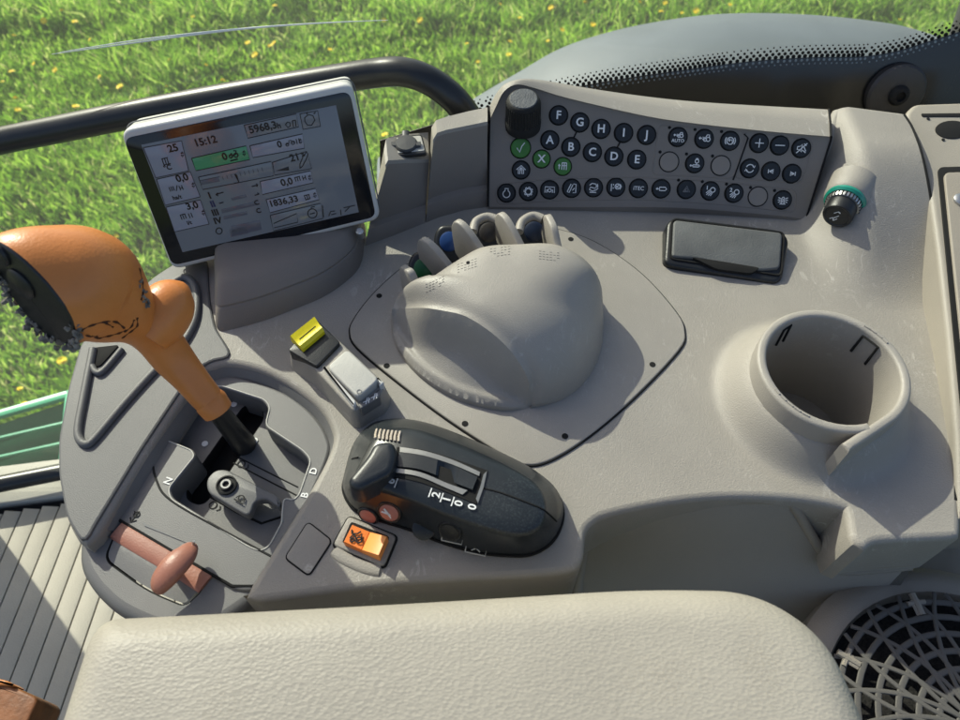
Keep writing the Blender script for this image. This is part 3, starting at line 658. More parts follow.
hb = button(521, 170, 'black', [[(-1, .05), (0, .95), (1, .05)], [(-.55, .2), (-.55, -.8), (-.2, -.8), (-.2, -.1), (.2, -.1), (.2, -.8), (.55, -.8), (.55, .2)], [(-.35, .35), (.35, .35)], [(-.4, .1), (.4, .1)], [(0, .7), (0, .2)]], RB * .98, label='black button with a white house symbol')
C360 = lambda cx, cy, r, n=14: arc(cx, cy, r, 0, 360, n)
gear = [(math.cos(R(a)) * (.95 if (i // 2) % 2 else .7), math.sin(R(a)) * (.95 if (i // 2) % 2 else .7)) for i, a in enumerate(range(0, 361, 12))]
SY = [(506.5, 193, [arc(0, -.2, .75, 115, 425, 14), [(-.3, .5), (-.35, .95), (.35, .95), (.3, .5)]]),
      (528.3, 191.5, [gear, C360(0, 0, .62)]),
      (549.6, 189.8, [[(-1, -.6), (-1, .6), (1, .6), (1, -.6)], C360(0, -.1, .35, 10), [(-.6, -.6), (-.6, .1)], [(.6, -.6), (.6, .1)]]),
      (571.5, 188.3, [[(-.9, -.7), (-.2, .9), (.2, .7), (-.5, -.9), (-.9, -.7)], [(.3, -.9), (.9, -.9), (.9, .9), (.3, .9)], [(.2, -.4), (.6, .1)]]),
      (593.5, 187.7, [[(-.9, .5), (-.4, .9), (.3, .8), (.9, .3), (.2, -.1), (-.7, .1), (-.9, -.4), (-.2, -.7), (.6, -.4), (.95, 0)], [(.4, .4), (.9, .3), (.7, .85)], [(-.8, -.95), (.6, -.95)]]),
      (615.8, 187.3, [[(-1, .7), (-1, -.8)], [(-.6, .7), (-.6, .4)], [(-.6, 0), (-.6, -.3)], C360(.3, .2, .55, 10), [(0, -.1), (.6, .6)], [(-.1, .4), (.5, -.1)], [(.8, .7), (1.1, .2), (.8, -.4)]]),
      (661, 188.8, [[(-1.1, 0), (-.4, 0)], [(-.8, .2), (-1.1, 0), (-.8, -.2)], [(-.4, .35), (.8, .35), (1.1, 0), (.8, -.35), (-.4, -.35), (-.4, .35)]])]
for x, y, s in SY: button(x, y, 'black', s)
button(638.3, 188.3, 'black', None, letter='iTEC')
veh = [[(-1.1, .1), (-.5, .1)], [(-.85, .35), (-1.1, .1), (-.85, -.15)], [(-.4, .3), (0, .3), (-.4, -.2), (0, -.2)], C360(.15, -.2, .3, 8), C360(.75, -.1, .42, 10), [(.2, .2), (.5, .8), (.95, .8), (1, .3)]]
vehs = [[(x * .85, y * .75 + .3) for x, y in s] for s in veh]
ba = button(677.8, 137, 'black', vehs, label='black button with vehicle symbol and AUTO')
u, v = FP.hit(677.8, 137); text('symbol', 'AUTO', FP, u, v - RB * .42, RB * .52, 'white', ba, 0, .015, .0016)
button(704, 138.8, 'black', veh)
button(729.7, 140.9, 'black', [C360(0, 0, .7), arc(0, 0, 1.05, 140, 220), arc(0, 0, 1.05, -40, 40), [(.45, -.35), (.4, .2), (-.4, .15)], [(-.1, .45), (-.4, .15), (-.1, -.15)]])
button(694.6, 163.4, 'black', [C360(.35, .45, .38, 10), [(.1, .75), (.2, 1), (.5, 1), (.6, .75)], [(.3, .1), (.3, -.3)], [(-1, -.45), (-.5, -.45)], [(-.8, -.25), (-1, -.45), (-.8, -.65)], [(-.4, -.3), (.8, -.3), (1, -.5), (.8, -.7), (-.4, -.7), (-.4, -.3)]])
for x, y in ((669, 161.9), (720.7, 165.6), (757.8, 196.6)): button(x, y, 'blank', None, RB * 1.05, h=.0007, label='blank grey button cap')
button(758.8, 143.1, 'black', [[(-.9, 0), (.9, 0)], [(0, .9), (0, -.9)]])
button(779.4, 145.4, 'black', [[(-1, 0), (1, 0)]])
button(801, 148.2, 'black', [[(-1, -1), (1, 1)], [(-.9, .3), (-.5, .3), (0, .8), (0, -.8), (-.5, -.3), (-.9, -.3), (-.9, .3)], [(.3, .5), (.9, -.6)], [(.2, -.4), (.9, -.9)], [(.4, .9), (.9, .5)]])
button(749.4, 168.4, 'black', [arc(0, 0, .8, 20, 160), arc(0, 0, .8, 200, 340), [(.5, .5), (.85, .15), (1, .6)], [(-.5, -.5), (-.85, -.15), (-1, -.6)]])
button(770.6, 171.3, 'black', [[(-.6, .4), (-.6, -.4)], [(-.4, 0), (.4, .4), (.4, -.4), (-.4, 0)], [(-.1, 0), (.3, .1), (.3, -.1)]])
button(791.6, 173.7, 'black', [[(.6, .4), (.6, -.4)], [(.4, 0), (-.4, .4), (-.4, -.4), (.4, 0)], [(.1, 0), (-.3, .1), (-.3, -.1)]])
button(686.2, 189.4, 'black', [[(-.7, -.5), (0, .7), (.7, -.5), (-.7, -.5)], [(-.35, -.3), (0, .3), (.35, -.3), (-.35, -.3)]], symm='dim', label='black button with a dark warning triangle')
for x, y, n in ((710, 191, '1'), (733.8, 193.2, '2')):
    bt = button(x, y, 'black', [C360(.45, .25, .5, 12), [(-.1, -.1), (-.8, -.8)], [(.15, -.3), (-.4, -.95)], [(.4, -.4), (.05, -1)], [(-.2, .2), (-.9, -.4)]])
    u, v = FP.hit(x, y); text('symbol', n, FP, u - RB * .42, v + RB * .35, RB * .62, 'white', bt, 0, .02, .0016)
button(782.2, 200, 'black', [[(-.3, -.7), (-.3, .3), (-.1, .6), (.15, .6), (.3, .3), (.3, -.7)], [(-.6, -.8), (.6, -.8)], [(0, .3), (0, -.5)], [(-.5, .3), (-1, .5)], [(-.5, 0), (-1.05, 0)], [(-.5, -.3), (-.95, -.5)], [(.5, .3), (1, .5)], [(.5, 0), (1.05, 0)], [(.5, -.3), (.95, -.5)]])
for x, y in ((669.5, 127.5), (695, 129.5), (721.5, 131.5), (660, 152), (686.5, 154), (712.5, 156), (678.5, 180), (702.3, 181.5), (726.5, 184), (750.5, 187.5), (774.5, 190.5)):
    mk('indicator_dot', *lathe(onp(x, y), FP.n, [(.0012, -.001), (.0012, .0003), (.0008, .0005)], 12), 'slot', pan)
def groove(pts, r=6):
    q = rp(pts, r); return tube([onp(a, b, 0) for a, b in q + q[:1]], .0006, 6, flat=(FP.n, .6))
b = MB(); b.add(groove([(659, 125), (742, 131, 8), (747, 137), (733, 178), (652, 174)])); b.add(groove([(746, 131), (810, 140, 8), (813, 146), (801, 183), (735, 178)])); b.add(groove([(496, 184, 8), (560, 178), (640, 177), (720, 181), (796, 190), (795, 212), (720, 204), (640, 199), (560, 200), (497, 204)]))
b.build('panel_groove', 'panel', pan)
b = MB(); b.add(tube([onp(x, y, .0003) for x, y in ((744, 134), (748, 138), (733, 180))], .0006, 6)); b.build('panel_groove', 'slot', pan)
b = MB()
for (xa, ya), (xb, yb) in (((577, 131), (573.5, 138)), ((620, 142), (617, 148))): b.add(tube([onp(xa, ya, .0002), onp(xb, yb, .0002)], .0006, 6))
b.build('panel_groove', 'slot', pan)
# rotary knob at the panel's top left corner
ko = onp(523, 122, 0); kax = (FP.n * .9 + Vector((-.05, -.0, .55))).normalized(); kt = P(523, 98, (ko + kax * .02).z)
kax = (PD(523.5, 99, (ko - CAM).dot(FW) - .020) - ko).normalized(); kr = 17.0 * (ko - CAM).dot(FW) / FPX; kh = (PD(523.5, 99, (ko - CAM).dot(FW) - .020) - ko).length
prof = [(kr * 1.05, -.004), (kr * 1.05, .001), (kr, .0015)]
kn = mk('rotary_knob', *lathe(ko, kax, [(kr * 1.06, -.004), (kr * 1.06, .002), (kr, .003), (kr * .97, kh - .003), (kr * .90, kh - .0008), (kr * .82, kh), (0, kh + .0003)], 40), 'mblack', pan)
b = MB(); a_ = kax.orthogonal().normalized(); b_ = kax.cross(a_)
for i in range(36):
    t = 2 * math.pi * i / 36; d = a_ * math.cos(t) + b_ * math.sin(t); b.add(tube([ko + d * kr * .99 + kax * .004, ko + d * kr * .965 + kax * (kh - .003)], .0006, 5))
b.build('knurling', 'black', kn)
mk('knob_cap', *lathe(ko + kax * kh, kax, [(kr * .80, -.001), (kr * .80, .0002), (kr * .76, .0007), (0, .0009)], 36), mat('knob_cap', (.075, .08, .085), .45, .6, 700, .25, 90), kn)

# left wing of the panel
wing = [((365, 246), (385.5, 166), (384, 150)), ((376, 242), (388, 161.5), (386, 140)), ((400, 233), (405, 160.5), (404, 135)), ((425, 223), (429, 160), (428, 133))]
wing2 = [((426, 222.8), (433, 141), (431.5, 128)), ((432, 220), (437, 134), (436, 121)), ((440, 217), (446, 131), (446, 117.5)), ((465, 210), (468, 126.5), (468, 112)), ((487, 207), (487.5, 122.5), (487.5, 108))]
def wing_mesh(st, name, top='beige'):
    R_ = []
    for bo, ft, bt in st:
        a = P(*bo, 0); f0 = a + Vector((0, .012, 0))
        d = ray(*ft); zt = .42 + d.z * ((a.y + .030) / d.y); f = P(*ft, zt); k = P(*bt, zt)
        R_.append([a - Vector((0, 0, .02)), a, a.lerp(f, .16) + Vector((0, .003, .001)), a.lerp(f, .2) + Vector((0, .007, 0)), f - Vector((0, .0005, .002)), f + Vector((0, .0005, .0006)), k + Vector((0, 0, .0006)), k + Vector((0, .003, -.002)), k + Vector((0, .004, -.10))])
    mk(name + '_front', *loft([r[:5] for r in R_], closed=False), 'panel', pan)
    mk(name + '_top', *loft([r[4:] for r in R_], closed=False), top, pan)
    return R_
w1 = wing_mesh(wing, 'socket_plinth'); w2 = wing_mesh(wing2, 'wing')
mk('wing_side', [*w2[0]], [tuple(range(len(w2[0])))], 'beige', pan, smooth=False)
mk('plinth_side', [*w1[0]], [tuple(range(len(w1[0])))], 'beige', pan, smooth=False)

# power socket with flap, on the plinth
sz = w1[2][5].z + .0006
so = thing('power_socket', P(406, 150, sz), 'small black socket plate with a tabbed rubber cap, on the plinth beside the screen', 'socket')
FS = Frame((0, 0, sz), (1, 0, 0), (0, 1, 0))
mk('plate', *slab(FS.hits(rp([(389, 158), (387, 139), (422, 136), (427, 155)], 3)), FS, .002, -.001, .0008), 'black', so)
mk('plate_face', *slab(FS.hits(rp([(391, 156), (389, 141), (421, 138), (425, 153)], 2)), FS, .0024, .001, .0003), 'rocker', so)
pc = P(406.5, 147.5, sz)
capm = mat('socket_cap', (.035, .037, .04), .45, .2, 800, .1)
mk('cap', *lathe(pc, (0, -.1, 1), [(.0085, .002), (.0085, .0042), (.0075, .0054), (0, .0058)], 24), capm, so)
mk('cap_tab', *tube([pc + Vector((0, .003, .0045)), pc + Vector((-.001, .009, .0045)), pc + Vector((-.001, .013, .0045))], [.0036, .0026, .0030], 10, ((0, 0, 1), .4)), capm, so)
mk('cap_wing', *tube([pc + Vector((-.011, -.001, .0035)), pc + Vector((.011, -.001, .0035))], .0030, 8, ((0, 0, 1), .5)), capm, so)
for x, y in ((394.5, 149), (419, 146)):
    q = FS.hit(x, y); strokes(FS, [[(-1, -1), (1, 1)], [(-1, .4), (.4, 1)], [(-.4, -1), (1, -.2)]], *q, .0016, .0005, .0025).build('engraving', 'white', so)

# ================================================================== hand rest with valve buttons
def V5(x, y): return (340 + x / 2.4, 180 + y / 2.4)
hr_ = thing('hand_rest', P(500, 330, 0), 'pale grey domed hand rest with scooped flank and upright fins, on a screwed plate', 'hand rest')
pl = cr([V5(*q) for q in [(24, 368), (34, 335), (80, 275), (150, 212), (240, 160), (330, 122), (430, 108), (530, 122), (622, 156), (725, 228), (806, 318), (827, 366), (812, 412), (705, 525), (600, 615), (510, 672), (450, 686), (395, 664), (260, 578), (130, 480), (42, 405)]], 5)
mk('mounting_plate', *slab(XY(pl), F0, .0016, -.004, .0012, 3), 'beige2', hr_)
mk('plate_gap', *pxtube(pl + pl[:1], .0003, .0009, 6), 'slot', hr_)
for x, y in ((94, 278), (112, 446), (300, 585), (540, 615), (750, 443), (554, 142)):
    q = P(*V5(x, y), .0016); mk('screw_hole', *lathe(q, (0, 0, 1), [(.0021, -.001), (.0021, .0002), (.0015, .00025), (0, .0002)], 16), 'slot', hr_)
base = [P(x, y, z) for x, y, z in [(404, 300, .016), (391, 312, .010), (389, 332, .002), (402, 357, .002), (425, 380, .002), (450, 396, .002), (478, 404, .002), (505, 408, .002), (530, 408, .002), (556, 402, .002), (580, 387, .002), (597, 362, .002), (603, 335, .002), (601, 308, .003), (592, 284, .014), (577, 264, .024), (557, 247, .035), (522, 246, .037), (481, 250, .036), (449, 266, .035), (419, 284, .032), (411, 293, .024)]]
bx = cr([tuple(p.xy) for p in base], 4)
DCc = Vector((sum(p[0] for p in bx) / len(bx), sum(p[1] for p in bx) / len(bx)))
angs = sorted((math.atan2(p[1] - DCc.y, p[0] - DCc.x), math.hypot(p[0] - DCc.x, p[1] - DCc.y)) for p in bx)
aA = np.array([a for a, _ in angs]); aR = np.array([r for _, r in angs])
def dome0(x, y):
    dx, dy = x - DCc.x, y - DCc.y; s = math.hypot(dx, dy) / np.interp(math.atan2(dy, dx), aA, aR, period=2 * math.pi)
    s = min(1, s); H_ = .055
    # flatter towards the valve buttons, so the front edge stands up
    lift = ss((dy + .01) / .05)
    return H_ * (1 - s ** (2.3 + 3 * lift)) ** (.62 - .25 * lift)
def on_dome0(px, py):
    z = .02
    for _ in range(60):
        p = P(px, py, z); z = .6 * z + .4 * (.0016 + dome0(p.x, p.y))
    return P(px, py, z)
rid = [P(392, 309, .020), P(400, 308.5, .0225)] + [on_dome0(*q) for q in ( (424, 308), (445, 311), (465, 316), (488, 330), (507, 347), (520, 364), (528, 380))] + [P(531, 395, .0115), P(531, 407, .0018)]
low = [P(x, y, .0055) for x, y in ((391, 322), (396, 343), (410, 364), (430, 381), (455, 395), (480, 403), (505, 407))]
ridc = [Vector(q) for q in cr([tuple(p) for p in rid], 5, False)]; lowc = [Vector(q) for q in cr([tuple(p) for p in rid[:1] + low + rid[-1:]], 4, False)]
ridc = [Vector(q) for q in resample([tuple(p) for p in ridc], .0011, False)]
LB = np.array([tuple(p) for p in ridc + lowc[1:-1]])
def bound(x, y, p=3.0):
    d2 = (LB[:, 0] - x) ** 2 + (LB[:, 1] - y) ** 2; w_ = 1 / (d2 + 1e-9) ** (p / 2); return float((w_ * LB[:, 2]).sum() / w_.sum()), math.sqrt(d2.min())
RI = np.array([tuple(p.xy) for p in ridc]); LI = np.array([tuple(p.xy) for p in lowc])
lowd = [Vector(q) for q in resample([tuple(p) for p in lowc], .0011, False)]
LI = np.array([tuple(p.xy) for p in lowd]); LIz = np.array([p.z for p in lowd])
def near_z(A, Z, x, y):
    d2 = ((A - (x, y)) ** 2).sum(1); dm = d2.min(); w_ = np.exp(-(d2 - dm) / (2 * .004 ** 2)); return float((w_ * Z).sum() / w_.sum()), math.sqrt(dm)
def scoop(x, y):
    zr, dr_ = near_z(RI, RIz, x, y); zl, dl_ = near_z(LI, LIz, x, y)
    if dr_ < .0003: return dome(x, y)
    if dl_ < .0003: return float(LIz[((LI - (x, y)) ** 2).sum(1).argmin()])
    t = dr_ / (dr_ + dl_); return max(.003, zr * (1 - t) + zl * t - .013 * math.sin(math.pi * t ** .62) * ss(min(dr_, dl_ * 1.6) / .012) )
RIz = np.array([p.z for p in ridc])
def dome(x, y):
    z = .0016 + dome0(x, y)
    d2 = ((RI - (x, y)) ** 2).sum(1); k = int(d2.argmin()); f = math.exp(-d2[k] / .005 ** 2)
    w_ = 1 / (d2 + 1e-10) ** 2
    return z * (1 - f) + f * float((w_ * RIz).sum() / w_.sum())
bxy = [tuple(p.xy) for p in base]
main = [tuple(p.xy) for p in ridc] + cr(bxy[8:] + bxy[:1], 4, False)
dv, df = sheet(main, dome, .0022)
mk('dome', dv, df, 'beige2', hr_, ang=75)
ml = resample(dedupe(main), .0022); ml = ml if area(ml) > 0 else ml[::-1]
mk('dome_skirt', *loft([[Vector((x, y, dome(x, y))) for x, y in ml], [Vector((x, y, .0008)) for x, y in ml]]), 'beige2', hr_)
sv, sf = sheet([tuple(p.xy) for p in ridc] + [tuple(p.xy) for p in lowd[::-1][1:-1]], scoop, .0022)
mk('thumb_scoop', sv, sf, 'beige2', hr_, ang=75)
mk('scoop_edge', *loft([lowc, [Vector((p.x, p.y, min(p.z, .0055))) * 1 + Vector((0, -.0006, -.0008)) for p in lowc], [Vector((p.x, p.y - .0008, .001)) for p in lowc]], closed=False), 'beige2', hr_)
# fins
for (bxp, byp), (tx, ty), zt, th in (((417, 287), (402, 264), .042, .0026), ((449, 268), (420, 236), .048, .0026), ((481, 252), (455, 218), .049, .0026), ((522, 251), (499, 210), .049, .0026), ((557, 247), (547, 212), .045, .0026)):
    a = P(bxp, byp, .036); t = P(tx, ty, zt); dr = Vector((t.x - a.x, t.y - a.y, 0)); L_ = dr.length; dr.normalize(); sd = Vector((-dr.y, dr.x, 0))
    prof = [(-.012, .024), (-.006, .0375), (0, .0405), (L_ * .35, .0470), (L_ * .68, zt + .0015), (L_ * .95, zt), (L_ * 1.08, zt - .008), (L_ * 1.04, zt - .018), (L_ * .85, .0), (-.012, .0)]
    pr = rp([(u * 1000, v * 1000) for u, v in prof], 4, 4); pr = [(u / 1000, v / 1000) for u, v in pr]
    ff = Frame(a - Vector((0, 0, a.z)), dr, (0, 0, 1))
    v1 = slab(pr, ff, th, 0, .0018, 3, False); v2 = slab(pr, Frame(ff.o, ff.ux, ff.uy), 0, 0, 0, 1)
    lo_ = []
    p = dedupe(pr); p = p if area(p) > 0 else p[::-1]
    for w_, ins in ((-th, .0010), (-th + .0004, .0003), (-th + .0010, 0), (th - .0010, 0), (th - .0004, .0003), (th, .0010)): lo_.append([ff.at(u, v, w_) for u, v in inset(p, ins)])
    mk('fin', *loft(lo_, True, True), 'beige2', hr_)
for x, y, m_, z in ((424, 270, 'dgreen', .021), (449.5, 243, 'dblue', .021), (489, 234, 'dbrown', .023), (534, 233, 'dblue2', .023)):
    o_ = P(x, y, z); nn = Vector((.12 * (1 if x < 480 else 0), -.62, .78)).normalized(); fr = Frame(o_, (1, 0, 0), Vector((0, .78, .62)))
    kx = .0115; ob = rp([(-kx, -.016), (kx, -.016), (kx * .98, .006), (kx * .6, .013), (-kx * .6, .013), (-kx * .98, .006)], .008, 5)
    sw = mk('valve_switch', *slab(ob, fr, .001, -.016, .003, 4), 'black', hr_)
    mk('switch_lens', *lathe(fr.at(0, .001, .001), fr.n, [(.0074, -.001), (.0072, .0006), (.006, .0012), (0, .0016)], 24), m_, sw)
for xs in (([(473, 232), (476, 222), (487, 217), (498, 220)]), ([(519, 232), (522, 222), (533, 216), (543, 219)])):
    mk('hood', *tube([P(x, y, .037) for x, y in cr(xs, 5, False)], .0032, 10), 'beige2', hr_)
# moulded lettering rows beside each switch
b = MB(); random.seed(11)
from mathutils.bvhtree import BVHTree
DB = BVHTree.FromPolygons([Vector(v) for v in dv], df)
for (x, y), n, ang in (((434, 281), 4, -25), ((466, 262), 4, -18), ((499, 248), 4, -8), ((548, 252), 4, 6)):
    for i in range(n):
        for j in range(6):
            if random.random() < .15: continue
            ca, sa = math.cos(R(-ang)), math.sin(R(-ang)); du, dw = (j - 2.5) * 3.6, i * 2.6
            qx, qy = x + du * ca - dw * sa * 0, y + du * -sa * 0 + du * math.sin(R(ang)) + dw
            h0 = DB.ray_cast(CAM, ray(qx, qy).normalized())[0]; h1 = DB.ray_cast(CAM, ray(qx + 2.2 * ca, qy + 2.2 * math.sin(R(ang))).normalized())[0]
            if h0 and h1 and (h1 - h0).length < .004: b.add(tube([h0, h1], .00026, 4))
if b.V: b.build('moulded_lettering', 'letters', hr_)
h0 = DB.ray_cast(CAM, ray(468, 263).normalized())[0]
if h0: mk('pin_hole', *lathe(h0, (0, 0, 1), [(.0012, -.001), (.0012, .0006), (0, .0007)], 12), 'slot', hr_)

# ================================================================== switch pod (yellow rocker, grey rocker)
def V4(x, y): return (180 + x / 3.6, 220 + y / 3.6)
pod = thing('switch_pod', P(338, 370, 0), 'grey switch pod with a yellow rocker and a worn pale one beside the hand rest', 'switch')
top = XY(rp([V4(*q) for q in [(388, 470), (490, 356), (590, 448), (738, 588), (722, 632), (625, 690), (480, 532)]], 5, 4), .018)
mk('pod_body', *slab(top, F0, .018, -.002, .0016, 4, True, .003), 'beige2', pod)
hz = .021
yr = mk('rocker_holder', *slab(XY(rp([V4(*q) for q in [(388, 468), (490, 356), (578, 440), (492, 528)]], 3, 4), hz), F0, hz, .012, .0009, 3), 'black', pod)
ya = [P(*V4(x, y), hz) for x, y in ((400, 432), (486, 364), (522, 410), (444, 476))]
yv = ((ya[1] - ya[0]).normalized()); yw = (ya[3] - ya[0]); 
loops = []
for t, h in ((0, -.002), (0, .004), (.12, .0065), (.35, .0052), (.6, .004), (.85, .005), (1, .003), (1, -.002)):
    loops.append([ya[0].lerp(ya[3], t) + Vector((0, 0, h)), ya[1].lerp(ya[2], t) + Vector((0, 0, h))])
LL = [[l[0], l[1]] for l in loops]
mk('yellow_rocker', [v for l in LL for v in l], [(2 * i, 2 * i + 1, 2 * i + 3, 2 * i + 2) for i in range(7)] + [tuple(range(0, 16, 2)), tuple(range(1, 16, 2))], 'yellow', pod)
b = MB()
for t in (.28, .5): b.add(tube([ya[0].lerp(ya[3], t) + yv * .003 + Vector((0, 0, .0052 if t < .4 else .0044)), ya[1].lerp(ya[2], t) - yv * .003 + Vector((0, 0, .0052 if t < .4 else .0044))], .0003, 5))
b.build('rocker_line', 'mblack', pod)
ga = [V4(*q) for q in [(527, 528), (602, 462), (718, 572), (640, 640)]]
mk('grey_rocker', *slab(XY(rp(ga, 6, 5), .025), F0, .025, .012, .0014, 4), 'rocker', pod)
mk('rocker_guard', *slab(XY(rp([V4(*q) for q in [(512, 524), (528, 532), (634, 652), (626, 672)]], 2), .0225), F0, .0225, .012, .001), 'frame', pod)
mk('rocker_guard', *slab(XY(rp([V4(*q) for q in [(706, 562), (736, 584), (718, 600), (712, 580)]], 2), .0225), F0, .0225, .012, .001), 'frame', pod)
mk('pod_foot', *slab(XY(rp([V4(*q) for q in [(640, 664), (720, 606), (722, 634), (650, 680)]], 2), .0195), F0, .0195, .01, .0008), 'dgrey', pod)
fz = Frame((0, 0, .0197), (1, 0, 0), (0, 1, 0))
for x, y in ((672, 652), (700, 636)):
    q = P(*V4(x, y), .0197); strokes(fz, [[(-1, 0), (1, 0)], [(-.6, -.8), (.6, .8)], [(.2, -.8), (1, .6)]], q.x, q.y, .0024, .0006, .0003, R(30)).build('symbol', 'white', pod)
q = P(*V4(645, 618), .0251); fz2 = Frame((0, 0, .0251), (1, 0, 0), (0, 1, 0)); strokes(fz2, [C360(0, 0, 1), [(-.8, -1.6), (.8, -1.6)]], q.x, q.y, .0014, .0006, .0002, R(30)).build('symbol', 'dim', pod)

# ================================================================== hand throttle module
def Vm(x, y): return (340 + x / 4, 410 + y / 4)
thr = thing('hand_throttle', P(455, 490, 0), 'glossy black hand throttle module with numbered slide track, near the front edge', 'throttle')
base_ = [(18, 330), (26, 260), (60, 150), (120, 80), (190, 56), (280, 56), (390, 82), (560, 150), (720, 225), (820, 290), (872, 350), (890, 420), (872, 490), (830, 545), (760, 580), (680, 584), (560, 572), (420, 535), (280, 480), (150, 440), (60, 400)]
top_ = [(40, 300), (60, 235), (95, 165), (135, 100), (190, 68), (280, 66), (380, 92), (540, 155), (680, 222), (775, 280), (818, 335), (828, 400), (812, 455), (770, 492), (700, 505), (620, 492), (500, 455), (390, 415), (290, 372), (180, 335), (85, 318)]
bb = [P(*Vm(x, y), 0) for x, y in cr(base_, 4)]; tt = [P(*Vm(x, y), .030) for x, y in cr(top_, 4)]
tc_ = sum(tt, Vector()) / len(tt)
def sh(l, k, z): return [Vector((tc_.x + (p.x - tc_.x) * k, tc_.y + (p.y - tc_.y) * k, z)) for p in l]
def crown(p): 
    return 0
lp = [[p + Vector((0, 0, -.003)) for p in bb], [p + Vector((0, 0, .006)) for p in bb], [p.lerp(q, .45) + Vector((0, 0, .004)) for p, q in zip(bb, tt)]]
lp += [sh(tt, 1.0, .0275), sh(tt, .99, .0292), sh(tt, .965, .0306), sh(tt, .90, .0322), sh(tt, .7, .0345), sh(tt, .4, .0355), sh(tt, .1, .0357)]
thb = mk('module_body', *loft(lp, True, True), 'bmod', thr, ang=30)
TB = BVHTree.FromPolygons([Vector(v) for l in lp for v in l], loft(lp)[1])
def onT(x, y, lift=.0004):
    h = TB.ray_cast(CAM, ray(*Vm(x, y)).normalized()); p = h[0] or P(*Vm(x, y), .03); return p + (h[1] if h[1] and h[1].z > 0 else Vector((0, 0, 1))) * lift
mk('base_gasket', *tube([p + Vector((0, 0, .0012)) for p in bb + bb[:1]], .0013, 6), 'slot', thr)
def strip3(name, A_, B_, m_, h=.0008, n=10):      # band lying on the module between two pixel polylines
    a = [onT(*q, h) for q in A_]; b_ = [onT(*q, h) for q in B_]
    V_ = a + b_ + [v - Vector((0, 0, .003)) for v in a] + [v - Vector((0, 0, .003)) for v in b_]; k = len(a); F_ = []
    for i in range(k - 1): F_ += [(i, i + 1, k + i + 1, k + i), (i, 2 * k + i, 2 * k + i + 1, i + 1), (k + i, k + i + 1, 3 * k + i + 1, 3 * k + i)]
    F_ += [(0, k, 3 * k, 2 * k), (k - 1, 3 * k - 1, 4 * k - 1, 2 * k - 1)]
    return mk(name, V_, F_, m_, thr)
pc_ = lambda pts, n=4: cr(pts, n, False)
strip3('track_bed', pc_([(228, 150), (330, 160), (450, 195), (592, 244)]), pc_([(205, 268), (320, 290), (440, 335), (545, 378)]), 'slot', .0006)
strip3('scale_strip', pc_([(240, 152), (340, 168), (450, 203), (560, 252)]), pc_([(240, 172), (335, 186), (450, 222), (556, 268)]), 'strip', .0013)
strip3('slide_bed', pc_([(238, 176), (335, 190), (448, 226), (550, 274)]), pc_([(228, 232), (325, 245), (440, 290), (530, 325)]), 'bmod', .0022)
strip3('scale_strip', pc_([(216, 236), (320, 252), (430, 297), (510, 325)]), pc_([(212, 252), (318, 270), (425, 315), (490, 342)]), 'strip', .0013)
strip3('track_end', [(588, 248), (575, 310), (552, 376)], [(574, 262), (560, 315), (544, 358)], 'strip', .0014)
b = MB()
for i in range(7):
    x = 142 + i * 15.5; b.add(tube([onT(x + 6, 80 + i * 1.5, .0006), onT(x + 1, 100 + i * 1.5, .0010), onT(x, 116 + i * 2, .0006)], .00085, 6))
b.build('grip_ribs', mat('rib_beige', (.42, .36, .29), .5), thr)
ll = [P(*Vm(x, y), .040) for x, y in ((140, 138), (215, 132), (232, 190), (212, 262), (78, 330), (42, 316), (34, 285), (110, 195))]
slp = rp([(p.x * 1e3, p.y * 1e3) for p in ll], 4, 4); slp = [(a / 1e3, c / 1e3) for a, c in slp]
mk('slide_lever', *slab(slp, F0, .044, .028, .004, 4, True, .001), mat('slider', (.011, .014, .018), .38, .1, 900, .2, 30, dust=.15, dustcol=(.1, .12, .13)), thr)
mk('body_seam', *tube([onT(x, y, 0) for x, y in pc_([(560, 310), (640, 330), (760, 375), (815, 400), (866, 445)], 6)], .0006, 6), 'slot', thr)
mk('body_seam', *tube([onT(x, y, 0) for x, y in ((48, 196), (60, 192), (72, 190))], .0006, 6), 'slot', thr)
def ttext(s, x, y, sz, an, m_='white'):
    p = onT(x, y, .0006); h = TB.ray_cast(CAM, ray(*Vm(x, y)).normalized()); nn = h[1] if h[1].z > 0 else -h[1]
    f = Frame(p, Vector((1, 0, 0)), nn.cross(Vector((1, 0, 0)))); text('scale_mark', s, f, 0, 0, sz, m_, thr, R(an), .02, .0004)
for s, x, y, an in (('2', 386, 342, 75), ('1', 428, 360, 75), ('0', 476, 376, 75), ('0', 530, 390, 75), ('|', 408, 350, -18), ('|', 452, 366, -18), ('6', 205, 287, 75), ('7', 172, 284, 75), ('|', 226, 292, -18), ('|', 362, 330, -18)): ttext(s, x, y, (.0064 if s != '|' else .0056), an, 'white' if x > 300 else 'rocker')
for x, y, m_, r_ in ((200, 418, 'pink', .0078), (116, 432, 'pink', .0070), (442, 496, 'black', .0072)):
    h = TB.ray_cast(CAM, ray(*Vm(x, y - 14)).normalized()); p = h[0]; hn = h[1] if h[1].dot(CAM - h[0]) > 0 else -h[1]; nn = (hn + Vector((-.05, -.15, .35))).normalized()
    kb = mk('module_button', *lathe(p, nn, [(r_ * 1.0, -.006), (r_ * 1.0, .0008), (r_ * .9, .0018), (r_ * .8, .0016)], 28), 'black', thr)
    mk('button_cap', *lathe(p + nn * .0012, nn, [(r_ * .78, -.002), (r_ * .74, .0006), (r_ * .5, .0011), (0, .0012)], 24), m_, kb)
    if m_ == 'pink' and x == 200:
        f = Frame(p + nn * .0022, (1, 0, 0), nn.cross(Vector((1, 0, 0)))); strokes(f, [[(-1, .4), (1, -.6)], [(-.6, .9), (.4, -.9)]], 0, 0, .004, .0012, .0003).build('symbol', 'white', kb)
